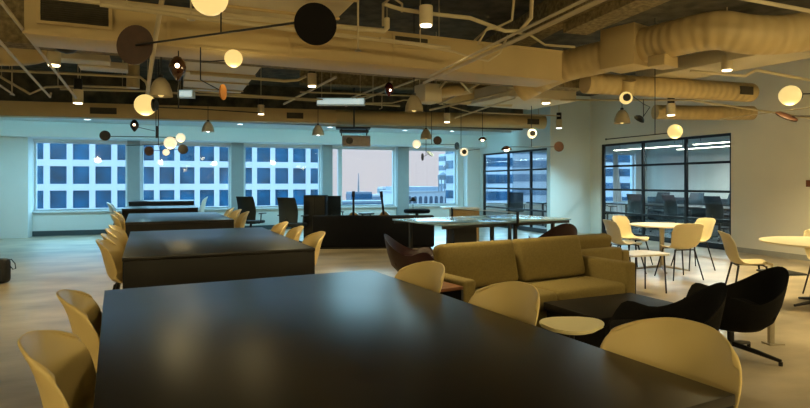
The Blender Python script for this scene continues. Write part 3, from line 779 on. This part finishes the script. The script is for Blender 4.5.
# round spiral duct upper right
path = [(520, 88, 8.7), (560, 68, 8.3), (607, 56, 7.9), (650, 44, 7.4), (680, 37, 7.0), (700, 32.5, 6.8), (722, 30.5, 6.65), (748, 34.5, 6.6), (780, 35, 6.6), (812, 31, 6.55), (850, 27, 6.5)]
t = thing('spiral_duct', (0, 0, 0), 0, 'fat round beige duct with ribbed elbow, above the cafe corner', 'duct', kind='thing')
pts = [at(*p) for p in path]
zm = sum(p.z for p in pts)/len(pts)
def smooth(pts, n=6):
    out = []
    for i in range(len(pts)-1):
        p0, p1, p2, p3 = pts[max(i-1, 0)], pts[i], pts[i+1], pts[min(i+2, len(pts)-1)]
        for k in range(n):
            u = k/n
            out.append(.5*((2*p1)+(p2-p0)*u+(2*p0-5*p1+4*p2-p3)*u*u+(3*p1-p0-3*p2+p3)*u**3))
    out.append(pts[-1]); return out
pts = [Vector((p.x, p.y, p.z)) for p in pts]
MB().tube(smooth(pts), .225, n=28, uv=True).build('pipe_run', 'spiral', t, ang=1.0)
c = at(627, 49, 7.65); dirv = (at(650, 44, 7.4)-at(607, 56, 7.9)); dirv.z = 0
MB().box(c, (.50, .50, .54), rz=math.atan2(dirv.y, dirv.x), bev=.01).build('junction_box', 'duct', t)
MB().box(at(663, 62, 7.2), (.34, .22, .14), rz=.3, bev=.008).build('damper_box', 'duct', t)
# lower spiral duct
a0, a1 = at(585, 83, 8.4), at(750, 99, 9.3); a1.z = a0.z
t = thing('spiral_duct', (0, 0, 0), 0, 'thinner round beige duct with an end grille, below the fat one', 'duct', kind='thing')
MB().tube([a0+(a1-a0)*k/20 for k in range(21)], .155, n=24, uv=True).build('pipe_run', 'spiral', t, ang=1.0)
MB().sph(a1, .154, n=20, sc=(.5, 1, 1)).build('end_cap', 'duct', t)
g0 = a0+(a1-a0)*.92; MB().box(g0+Vector((-.0, -.145, .0)), (.26, .04, .13), rz=math.atan2((a1-a0).y, (a1-a0).x)).build('grille', 'grille', t)
MB().cyl(at(629, 80, 8.4), at(627, 95, 8.5), .10, n=18).build('drop', 'spiral', t)
t = thing('spiral_duct', (0, 0, 0), 0, 'short round duct near the wall top, furthest of the round ducts', 'duct', kind='thing')
MB().tube([at(655, 112, 10.2), at(700, 113, 10.3), at(752, 113, 10.6)], .13, n=20, uv=True).build('pipe_run', 'spiral', t)
# big box ducts in the right background
t = thing('ceiling_duct', (0, 0, 0), 0, 'pale flat duct over the cafe tables, between the round ducts', 'duct', kind='thing')
p0 = at(648, 78, 8.9); p1 = at(800, 55, 6.9)
MB().box(((p0+p1)/2)+Vector((.2, .1, .12)), ((p1-p0).length, .8, .2), rz=math.atan2((p1-p0).y, (p1-p0).x), bev=.01).build('body', 'pale', t)
t = thing('ceiling_duct', (0, 0, 0), 0, 'flat pale duct end in the middle of the ceiling, by a black topped downlight', 'duct', kind='thing')
MB().box(at(520, 102, 10.4)+Vector((0, 0, .1)), (1.5, 1.3, .26), rz=R(5), bev=.01).build('body', 'pale', t)
MB().cyl(at(440, 93, 10.6), at(512, 97, 10.6), .19, n=24).build('round_branch', 'duct', t)
t = thing('air_box', (0, 0, 0), 0, 'beige air terminal box hanging over the bench area', 'duct', kind='thing')
MB().box(at(428, 94, 8.8), (.30, .34, .28), rz=R(8), bev=.008).build('body', 'pale', t)
MB().cyl(at(433, 93, 9.0), at(470, 88, 9.6), .10, n=18).build('branch', 'duct', t)
q = at(428, 94, 8.8)
for sx in (-.14, .14): MB().cyl((q.x+sx, q.y, q.z+.14), (q.x+sx, q.y, ZS), .006, n=6).build('hanger', 'pipe', t)
# small duct pieces in the left bay
for (px, py, tt, wd, lb) in ((83.5, 56, 7.6, .62, 'upper pale flat duct end in the left ceiling bay'), (103, 64, 8.0, .62, 'lower pale flat duct end in the left ceiling bay')):
    t = thing('ceiling_duct', at(px, py, tt), R(4), lb, 'duct', kind='thing')
    MB().box((0, .2, 0), (wd, .36, .09), bev=.005).build('body', 'pale', t)
    for sx in (-.25, .25): MB().cyl((sx, .2, .045), (sx, .2, ZS-at(px, py, tt).z), .006, n=6).build('hanger', 'pipe', t)
t = thing('spiral_duct', (0, 0, 0), 0, 'fat round duct entering at the left frame edge below the big duct', 'duct', kind='thing')
MB().tube(smooth([at(-60, 50, 7.2), at(0, 51, 7.3), at(30, 50, 7.4), at(44, 44, 7.5), at(46, 30, 7.5)]), .19, n=24, uv=True).build('pipe_run', 'spiral', t)
t = thing('spiral_duct', (0, 0, 0), 0, 'upright round duct stub behind the terracotta disc', 'duct', kind='thing')
q = at(133, 88, 9.3); MB().cyl(q, (q.x, q.y, ZS), .10, n=20).build('pipe_run', 'spiral', t)
# steel beams under the slab
for k, (p0, p1, w_) in enumerate(((at(575, 34, 7.2), at(770, -10, 4.6), .34), (at(470, 62, 10.5), at(640, 0, 5.6), .26), (at(300, 84, 11.5), at(560, 95, 13), .3))):
    v = p1-p0; b = MB().bb((0, -w_/2, 0), (math.hypot(v.x, v.y), w_/2, ZS-min(p0.z, 3.4))).build('trim_%d' % (9+k), 'fire', kind=ST)
    b.location = (p0.x, p0.y, min(p0.z, 3.4)); b.rotation_euler = (0, 0, math.atan2(v.y, v.x))
# conduits and pipes
GP = 'painted pipes under the ceiling'
def pipe(label, pts, r, hang=True, level=True):
    P = [at(*p) for p in pts]
    o = thing('ceiling_pipe', (0, 0, 0), 0, label, 'pipe', GP, 'thing')
    MB().tube(P, r, n=8).build('tube', 'pipe', o)
    if hang:
        h = P[len(P)//2]
        for q in (P[0]*.75+P[1]*.25, P[-1]*.75+P[-2]*.25):
            if q.z < ZS-.1: MB().cyl(q, (q.x, q.y, ZS), .005, n=6).build('hanger', 'pipe', o)
    return o
pipe('long thin white pipe slanting from the top corner to a downlight above the left wall', [(-8, -10, 4.2), (76, 98, 8.6)], .016, False)
pipe('second thin pipe slanting beside it, ending above the bare floor', [(-8, 33, 5.0), (50, 97, 8.4), (51, 93, 8.45)], .015, False)
pipe('short thin pipe end at the left frame edge above the dropped ceiling', [(-8, 80, 7.6), (14, 95, 8.4)], .015, False)
pipe('near upright looking pale pipe passing behind the big terracotta disc', [(163, -6, 4.75), (154, 46, 5.4), (147, 96, 7.1)], .022, False)
pipe('pipe along the big duct, upper one with an upturned end', [(50, -4, 4.5), (200, 13, 5.0), (300, 23, 5.5), (384, 31, 5.85), (387, 28, 5.87), (387, 18, 5.87)], .028)
pipe('pipe along the big duct, lower one', [(100, 4, 4.40), (200, 18, 4.85), (320, 33, 5.45), (450, 48, 6.15)], .022)
pipe('thick pipe slanting up from the air box towards the beam', [(424, 83, 7.3), (500, 47.5, 5.38), (650, -23, 3.53)], .020)
pipe('thinner pipe running close above the thick slanting one', [(430, 76, 6.6), (500, 41, 4.96), (640, -27, 3.35)], .013, False)
pipe('looping cable conduit beside the large downlight', [(384, 4, 5.6), (400, 9, 5.65), (425, 13, 5.7), (470, 18, 5.9), (505, 31, 6.2), (520, 31, 6.3), (531, 18, 6.2), (532, -4, 5.9)], .022, False)
pipe('bent conduit crossing behind the thick slanting pipe', [(463, 68, 7.9), (475, 40, 7.6), (488, 28, 7.4), (505, 31, 7.3), (530, 35, 7.3), (545, 45, 7.5), (575, 47, 7.5)], .016, False)
pipe('cable hanging in a curve between the thick pipe and the big duct', [(508, 35, 6.4), (500, 53, 6.45), (488, 61, 6.5), (470, 57, 6.45), (455, 52, 6.2), (380, 38, 5.7)], .014, False)
pipe('upper level pipe crossing above the left ceiling bay, bent down at its end', [(-8, 70, 8.5), (60, 73, 8.8), (140, 77, 9.2), (146, 82, 9.25), (148, 88, 9.25)], .022)
pipe('middle pipe with a jog, in the left ceiling bay', [(-8, 72, 9.2), (30, 94, 9.3), (46, 87, 9.4), (80, 86, 9.6), (136, 88, 10)], .02)
pipe('lower level pipe in the left ceiling bay', [(60, 89, 9.8), (140, 91, 10.2), (190, 94, 10.4), (290, 99, 11), (400, 106, 11.6)], .02)
pipe('pipe passing under the pale duct and turning up beside a downlight', [(190, 73, 7.6), (285, 81, 8.1), (298, 80, 8.1), (306, 76, 8.1)], .022, False)
pipe('upper of two slender pipes below the pale duct', [(190, 91, 9.8), (260, 96, 10.2), (345, 101, 10.8)], .016, False)
pipe('slanting pipe by the small side grille', [(284, 104, 11.2), (336, 77, 9.0)], .022, False)
pipe('slanting pipe left of the red pendant', [(336, 104, 11.4), (392, 82, 9.2)], .018, False)
pipe('slanting pipe passing the red pendant', [(346, 106, 11.6), (420, 78, 9.0)], .018, False)
pipe('bracket pipe dropping to a small box near the red pendant', [(356, 98, 10.6), (382, 93, 10.6), (382, 108, 10.6), (379, 109, 10.6)], .014, False)
pipe('zigzag conduit beneath the beam in the middle bay', [(366, 103, 11.2), (392, 103, 11.3), (404, 100, 11.3), (430, 101, 11.4), (470, 112, 11.8), (560, 116, 12.6)], .014)
pipe('long pipe rising over the second wide duct on the right', [(430, 110, 10.6), (490, 96, 9.2), (520, 88, 8.7)], .02, False)
pipe('sprinkler pipe below the fat round duct', [(560, 100, 9.6), (690, 100, 9.2), (810, 118, 9.6)], .016, False)
pipe('straight pipe at the top edge above the round elbow', [(690, 71, 7.9), (745, 76, 7.8), (748, 74, 7.8), (756, 70, 7.8), (815, 81, 8.2)], .02, False)
pipe('thin pipe in the corner above the cafe tables', [(735, -3, 5.3), (815, 12, 5.4)], .02, False)
pipe('thin wire along the wall top behind the cafe tables', [(720, 119, 9.6), (815, 107, 8.0)], .008, False)
pipe('small conduit loop beside the large downlight, dropping to the big duct', [(383, 26, 6.0), (383, 4, 6.0), (392, -3, 6.0), (402, 4, 6.0), (402, 12, 6.0)], .014, False)
pipe('rising conduit between the beam and the thick slanting pipe', [(478, 44, 6.2), (486, 30, 6.0), (498, 27, 6.0), (512, 20, 5.9), (514, -2, 5.7)], .013, False)
pipe('straight conduit parallel to the dropped ceiling edge, middle bay', [(300, 92, 9.6), (420, 96, 10.0), (440, 90, 10.0)], .014)
pipe('slanting conduit behind the air box', [(440, 104, 10.2), (482, 82, 8.9)], .018, False)
pipe('short slanting conduit over the ping pong table', [(455, 118, 11.6), (515, 98, 9.4)], .016, False)
pipe('bent conduit under the beam, right of the air box', [(440, 88, 8.4), (447, 80, 8.2), (458, 79, 8.2), (470, 92, 8.6)], .016, False)
def sprinkler(p, lb):
    o = thing('ceiling_sprinkler', p, 0, lb, 'sprinkler', 'sprinkler heads under the ceiling', 'thing')
    MB().cyl((0, 0, .02), (0, 0, ZS-p.z), .010, n=8).build('body', 'pipe', o); MB().lathe([(.004, .02), (.03, .0), (.035, 0), (.01, .03)]).build('deflector', 'steel', o)
for p, lb in (((358, 51, 5.55), 'sprinkler head on the side of the big duct, near the small grille'), ((191, 20, 4.95), 'sprinkler head below the pipes along the big duct'), ((58, 87, 9.5), 'sprinkler head hanging in the left ceiling bay'), ((12, 95, 8.5), 'sprinkler head at the left frame edge')):
    sprinkler(at(*p), lb)
# cool light panels deep in the ceiling
for (px0, px1, py, tt, lb) in ((317, 365, 104.5, 10.7, 'pale glowing light panel above the projector'), (179, 194, 97, 9.8, 'small glowing light panel behind the amber pendant')):
    c = at((px0+px1)/2, py, tt); wd = (px1-px0)/FPX*tt
    t = thing('ceiling_light_panel', c, -YAW, lb, 'light', None, 'thing')
    MB().bb((-wd/2, -.06, -.02), (wd/2, .06, .12)).build('housing', 'frame', t)
    MB().bb((-wd/2+.02, -.075, 0), (wd/2-.02, -.061, .10)).build('diffuser', 'strip_cool', t)
    for s in (-1, 1): MB().cyl((s*wd*.4, 0, .12), (s*wd*.4, 0, ZS-c.z), .006, n=6).build('hanger', 'pipe', t)

# ------------------------------------------------------------------ downlights
GD = 'cylinder downlights hung from the slab'
def downlight(p, d, h, label, pw=26, cool=False):
    t = thing('pendant_downlight', p, 0, label, 'downlight', GD, 'thing'); r = d/2
    MB().lathe([(r*.85, .0), (r, 0), (r, h*.55), (r*.85, h*.55)], n=20, cap=True).build('cylinder', 'canlight', t)
    MB().cyl((0, 0, h*.551), (0, 0, h), r*.8, n=20).build('collar', 'black', t)
    MB().cyl((0, 0, -.012), (0, 0, -.001), r*.84, n=20).build('lens', 'lens_cool' if cool else 'lens', t)
    MB().cyl((0, 0, h), (0, 0, ZS-p.z), .008, n=8).build('stem', 'pipe', t)
    l = lamp('SPOT', 'downlight_beam', (0, 0, -.03), pw, COOL if cool else WARM, t, spot_size=R(115), spot_blend=.9, shadow_soft_size=.06)
    return t
for (px, py, t_, d_, lb) in ((426, 25, 5.6, .135, 'largest cylinder downlight, at the top beside the looping conduit'),
        (727, 70, 7.6, .14, 'cylinder downlight under the round duct elbow'),
        (312, 86, 7.9, .125, 'cylinder downlight behind the lower edge of the big duct'),
        (54, 65, 6.6, .14, 'cylinder downlight under the big duct in the left ceiling bay'),
        (78, 103, 9.4, .16, 'cylinder downlight at the end of the long slanting pipe'),
        (546, 103, 10.0, .16, 'cylinder downlight at the middle flat duct end'),
        (671, 115, 9.6, .14, 'cylinder downlight above the mobile globe by the glazing'),
        (261, 114, 11.2, .13, 'cylinder downlight at the end of the globe mobile rod'),
        (447, 122, 11.6, .13, 'cylinder downlight above the ping pong table mobile'),
        (559, 128, 13.9, .15, 'cylinder downlight above the white end wall')):
    p = at(px, py, t_); downlight(p, d_, d_*2.5, lb, 420 if px == 559 else 340 if t_ < 9 else 190, px == 559)
for k, (x, y) in enumerate(((2.6, -1.5), (6.5, 2.5), (-3.2, 1.2), (8.6, 5.6), (-4.6, 4.6))):      # like lamps added over the unseen part of the room for more light
    downlight(Vector((x, y, 2.95)), .14, .35, ['cylinder downlight behind the end of the front table', 'cylinder downlight near the wall behind the larger round table', 'cylinder downlight over the bare floor beside the front table',
        'cylinder downlight above the larger round table', 'cylinder downlight over the bare floor beside the second table'][k], 480 if k in (1, 3) else 230)
# recessed lights in the dropped ceiling
for k, (px, py) in enumerate(((92, 122), (126, 113.5), (5, 115), (240, 124), (389, 134), (330, 127), (452, 131))):  # last one added to brighten the wall past the last window
    tt = (ZG-EYE)*FPX/(HZ-py); p = at(px, py, tt)
    if p.y < YD+.15: p.y = YD+.25
    if p.y > VW-1.5: p.y = VW-1.7
    t = thing('recessed_ceiling_light', (p.x, p.y, ZG), 0, ['recessed light above the first window', 'recessed light near the dark pendant bulb mobile', 'recessed light at the left frame edge', 'recessed light before the second window', 'recessed light right of the projector', 'recessed light left of the projector', 'recessed light above the last window'][k], 'light', 'recessed lights in the dropped ceiling', 'thing')
    MB().lathe([(.075, -.001), (.10, -.001), (.10, -.012), (.075, -.012)], n=24, cap=False).build('ring', 'frame', t)
    MB().cyl((0, 0, -.008), (0, 0, -.002), .074, n=24).build('lens', 'lens_cool', t)
    lamp('SPOT', 'recessed_beam', (0, 0, -.04), 130, COOL, t, spot_size=R(150), spot_blend=1, shadow_soft_size=.08)

# ------------------------------------------------------------------ projector
p = at(354, 141.5, 12.6)
t = thing('projector', p, -YAW+R(6), 'ceiling projector on a bracket in front of the fourth window', 'projector', None, 'thing')
MB().box((.05, 0, .0), (.62, .40, .24), bev=.02).build('body', 'silver', t)
MB().cyl((-.10, -.24, 0), (-.10, -.19, 0), .075, n=20).build('lens', 'screen', t)
MB().bb((-.32, -.22, .20), (.32, .22, .24)).bb((-.40, -.2, .28), (.36, .2, .31)).build('bracket', 'dark', t)
for x in (-.28, .28): MB().cyl((x, 0, .12), (x, 0, .28), .012, n=8).build('rod', 'dark', t)
MB().cyl((0, 0, .31), (0, 0, ZS-p.z), .02, n=10).build('mount_pole', 'dark', t)

# ------------------------------------------------------------------ mobiles
def mobile(label, items, z0=None):
    P0 = items[0]
    t = thing('mobile_pendant', (0, 0, 0), 0, label, 'pendant lamp', 'mobile pendant lamps', 'thing')
    for it in items:
        k = it[0]
        if k == 'rod': MB().tube([at(*q) for q in it[1]], it[2] if len(it) > 2 else .007, n=8).build('rod', 'black', t)
        elif k == 'hang':
            q = at(*it[1]); MB().cyl(q, (q.x, q.y, it[2] if len(it) > 2 else ZS), .006, n=8).build('stem', 'black', t)
        elif k == 'globe':
            q = at(*it[1]); r = it[2]
            g = MB().sph(q, r, n=28).build('globe', it[3] if len(it) > 3 else 'globe', t)
            if len(it) > 4 and it[4]:
                c = cw(*it[4]); c.z = 0; c.normalize()
                MB().cyl(q+c*r*.78, q+c*r*1.04, r*.62, r*.5, n=20).build('cap', 'black', t)
            if len(it) > 5: lamp('POINT', 'globe_glow', q+Vector((0, 0, -r-.02)), it[5]*1.0, WARM, t, shadow_soft_size=r)
        elif k == 'disc':
            q = at(*it[1]); n = Vector(cw(*it[4][:2])); n.z = it[4][2] if len(it[4]) > 2 else 0; n.normalize()
            MB().cyl(q-n*.006, q+n*.006, it[2], n=36).build('disc', it[3], t)
        elif k == 'lampglass':                          # tear drop glass with a bulb showing
            q = at(*it[1]); r = it[2]
            g = MB().lathe([(.001, r*1.35), (r*.45, r*1.15), (r*.8, r*.65), (r, 0), (r*.9, -r*.5), (r*.6, -r*1.0), (r*.25, -r*1.5), (.001, -r*1.65)], c=q, n=24, cap=False).build('glass', it[3], t, ang=2)
            v = (camo.location-q).normalized()
            c = Vector(it[4]) if len(it) > 4 else Vector((-.1, -1, -.15)); c.normalize()
            MB().sph(q+c*r*.86, r*.28, n=12).build('bulb', 'bulb', g)
        elif k == 'dome':
            q = at(*it[1]); r = it[2]; rot = Euler(it[4]).to_matrix().to_4x4() if len(it) > 4 else None
            MB().lathe([(r*.08, r*.75), (r*.5, r*.62), (r*.85, r*.3), (r, 0), (r*.97, 0), (r*.8, r*.27), (r*.46, r*.57), (r*.06, r*.70)], c=q, n=24, rot=rot, cap=True).build('shade', it[3], t, ang=1.2)
    return t
mobile('mobile with a big terracotta disc and a big black disc on one rod', [
    ('rod', [(136, 45, 4.95), (222, 33, 4.45), (300, 22, 4.12)], .009), ('hang', (221, 33, 4.45)),
    ('disc', (135, 45, 4.97), .175, 'terracotta', (-.15, -1)), ('disc', (315.5, 24, 4.05), .152, 'mblack', (.3, -1)),
    ('globe', (209.5, -3, 4.42), .142, 'globe')])
mobile('mobile with one globe, a tear shaped amber lamp and a long thin rod', [
    ('rod', [(152, 107, 5.65), (200, 109, 5.9), (262, 113, 6.3)], .006), ('rod', [(178.5, 108, 5.75), (178.5, 51, 5.75)], .006), ('hang', (178.5, 54, 5.75), 2.735),
    ('globe', (145.5, 105, 5.62), .105, 'globe', (1, 0), 8), ('lampglass', (177.5, 67, 5.72), .085, 'amber', (-.0, -1, -.02))])
mobile('mobile with a small globe and an edge on orange disc', [
    ('rod', [(200.5, 80, 5.6), (219.5, 90, 5.6)], .005), ('hang', (200.5, 80, 5.6), 2.735), ('disc', (223, 92, 5.6), .078, 'orange', (1, -.10)),
    ('rod', [(200.5, 62, 5.6), (229, 60, 5.65)], .005), ('globe', (233.5, 58.5, 5.65), .088, 'globe', None, 6)])
mobile('mobile with only a black bowl lamp, beside the downlight under the big duct', [('rod', [(64, 41, 6.0), (100, 43.5, 6.2)], .006), ('hang', (99, 43.5, 6.2)), ('dome', (66, 43, 6.0), .15, 'black', (math.pi, 0, 0))])
mobile('mobile over the far tables, black disc at one end, cluster of globes at the other', [
    ('rod', [(108, 136.3, 9.4), (157, 137, 9.3), (178, 137.6, 9.2)], .007), ('hang', (156, 137, 9.3)), ('hang', (158.4, 144.4, 9.1)),
    ('rod', [(126.5, 145.5, 9.2), (158.4, 144.4, 9.1), (166, 143.2, 9.0)], .006), ('rod', [(157, 126, 9.3), (157, 138, 9.3)], .022),
    ('disc', (105, 135.6, 9.4), .085, 'black', (.25, -1)), ('globe', (180.7, 137.8, 9.2), .072, 'globe_far', None, 2), ('globe', (170.2, 143, 8.9), .095, 'globe_far', None, 3),
    ('rod', [(149, 151, 9.5), (183, 149, 9.5)], .005), ('rod', [(158.4, 144.4, 9.1), (160, 150.5, 9.5)], .005), ('disc', (149, 151, 9.5), .08, 'terracotta', (1, -.8)), ('disc', (183, 149.3, 9.5), .082, 'black', (.5, -1)),
    ('globe', (166, 152.3, 9.5), .055, 'globe_far'), ('rod', [(137, 127, 9.0), (155, 131, 9.3)], .005), ('lampglass', (134.5, 125, 9.0), .066, 'black', (.0, -1, -.03))])
mobile('mobile in front of the glazed meeting room, single globe on a long rod', [
    ('rod', [(606, 139.3, 8.3), (655, 134.5, 8.1), (669, 133, 8.05)], .007), ('hang', (655, 134.5, 8.1)), ('globe', (675, 131.5, 8.0), .10, 'globe', None, 7), ('globe', (606, 139.3, 8.3), .014, 'black')])
mobile('mobile with a tilted black cone lamp and a globe under the thinner round duct', [
    ('hang', (643.5, 116, 8.6), 2.66), ('dome', (639, 119.5, 8.6), .085, 'black', (R(10), R(35), 0)), ('rod', [(643, 117, 8.6), (650, 107, 8.6), (643.5, 104, 8.6)], .006),
    ('globe', (626, 98, 8.2), .09, 'globe', (-.2, -1)), ('rod', [(627, 92, 8.2), (643.5, 104, 8.6)], .005)])
mobile('mobile at the right frame edge with globe and tilted terracotta disc', [
    ('rod', [(798, 94, 5.6), (850, 93, 5.3)], .006), ('rod', [(792, 116, 5.7), (850, 116.5, 5.4)], .006), ('globe', (790, 95.5, 5.6), .098, 'globe', (1, .1), 8), ('disc', (786.5, 116.5, 5.7), .105, 'terracotta', (.35, -.9, 1.5)),
    ('hang', (850, 116.5, 5.4))])
mobile('mobile above the ping pong table with a ring eyed globe and amber dome lamps', [
    ('rod', [(420, 144, 11.2), (458, 144.6, 11.2)], .006), ('hang', (431.6, 144, 11.2)), ('globe', (416.6, 144, 11.2), .08, 'globe_far', None, 2), ('disc', (437.5, 140.5, 11.1), .085, 'terracotta', (.2, -1)),
    ('disc', (457, 146, 11.2), .075, 'bluedark', (1, -.9)), ('hang', (461, 148, 11.2)), ('rod', [(461, 148, 11.2), (464, 151, 11.2), (480, 149, 11.2)], .005), ('globe', (464, 152, 11.2), .08, 'globe_far', (-.0, -1))])
mobile('mobile before the glazed corner with an amber dome lamp and a brown disc', [
    ('rod', [(506, 146.8, 10.2), (531, 147, 10.2), (557, 146.8, 10.2)], .006), ('hang', (531.5, 147, 10.2), 2.775), ('dome', (506.5, 150, 10.1), .10, 'amber'), ('globe', (506.5, 149.2, 10.1), .045, 'bulb'),
    ('disc', (559, 146.6, 10.2), .092, 'terracotta', (.2, -1)), ('globe', (532, 133.5, 10.2), .085, 'globe_far', (.0, -1), 2), ('dome', (482.5, 140, 11), .085, 'amber'), ('globe', (482.5, 140, 11), .03, 'bulb'), ('hang', (482.5, 136, 11), 2.775), ])
mobile('single red tear shaped pendant in the middle of the ceiling', [('hang', (389, 86, 8.2)), ('lampglass', (389, 88.5, 8.2), .07, 'redglass', (0, -1, -.6))])
mobile('pair of small dark discs hung in front of the last window', [('disc', (422.5, 157, 11.5), .075, 'black', (1, -.35)), ('disc', (430, 153.5, 11.5), .08, 'bluedark', (.8, -.6, 1.0)), ('rod', [(422.5, 157, 11.5), (430, 153.5, 11.5)], .004), ('hang', (426, 155.5, 11.5))])
for k, (x, y) in enumerate(((-1.8, -1.6), (1.2, -2.4), (4.4, .2), (7.6, .8), (-4.6, 1.8))):  # unseen globes added behind the camera to uplight the ducts
    q = Vector((x, y, 2.75))
    t = thing('globe_pendant', q, 0, ['first', 'second', 'third', 'fourth', 'fifth'][k]+' glowing globe pendant of the row behind the end of the front table', 'pendant lamp', 'globe pendants out of the picture', 'thing')
    MB().sph((0, 0, 0), .13, n=24).build('globe', 'globe', t); MB().cyl((0, 0, .125), (0, 0, ZS-2.75), .006, n=8).build('cord', 'black', t)
    lamp('POINT', 'globe_glow', (0, 0, -.2), 125, WARM, t, shadow_soft_size=.13)
# bell shades
def bell(px, py, t_, r, m, label):
    p = at(px, py, t_); t = thing('bell_pendant', p, 0, label, 'pendant lamp', 'bell shaped pendant shades', 'thing')
    MB().lathe([(r*.12, r*1.75), (r*.40, r*1.62), (r*.70, r*1.2), (r*.92, r*.6), (r, 0), (r*.965, 0), (r*.88, r*.58), (r*.66, r*1.16), (r*.36, r*1.56), (r*.1, r*1.68)], n=28).build('shade', m, t, ang=1.3)
    MB().cyl((0, 0, r*1.7), (0, 0, r*1.95), r*.2, n=12).build('cap', 'black', t)
    MB().cyl((0, 0, r*1.9), (0, 0, ZS-p.z), .006, n=8).build('cord', 'black', t)
    MB().sph((0, 0, r*.25), r*.3, n=12).build('bulb', 'globe' if m == 'bell' else 'lens_cool', t)
bell(414, 111.5, 7.6, .125, 'bell', 'taupe bell shade hanging beside the air box')
bell(161, 96.5, 6.4, .125, 'bell', 'taupe bell shade hanging between the terracotta disc and amber lamp')
bell(208, 132, 11.2, .12, 'bell_white', 'white bell shade before the second window')
bell(318, 135.5, 11.2, .12, 'bell_white', 'white bell shade left of the projector')
bell(426, 139, 10.8, .11, 'bell', 'small taupe bell shade behind the brown disc over the ping pong table')
bell(622, 123.5, 9.2, .13, 'bell', 'taupe bell shade under the globe near the fat round duct')
# light switch on the plain wall
q = Vector((XB-.008, yat(809, XB), zat(809, 183.5, yat(809, XB))))
tag(MB().box(q, (.014, .09, .12), bev=.003).build('light_switch', 'wood'), 'small dark wall switch on the plain wall', 'switch')
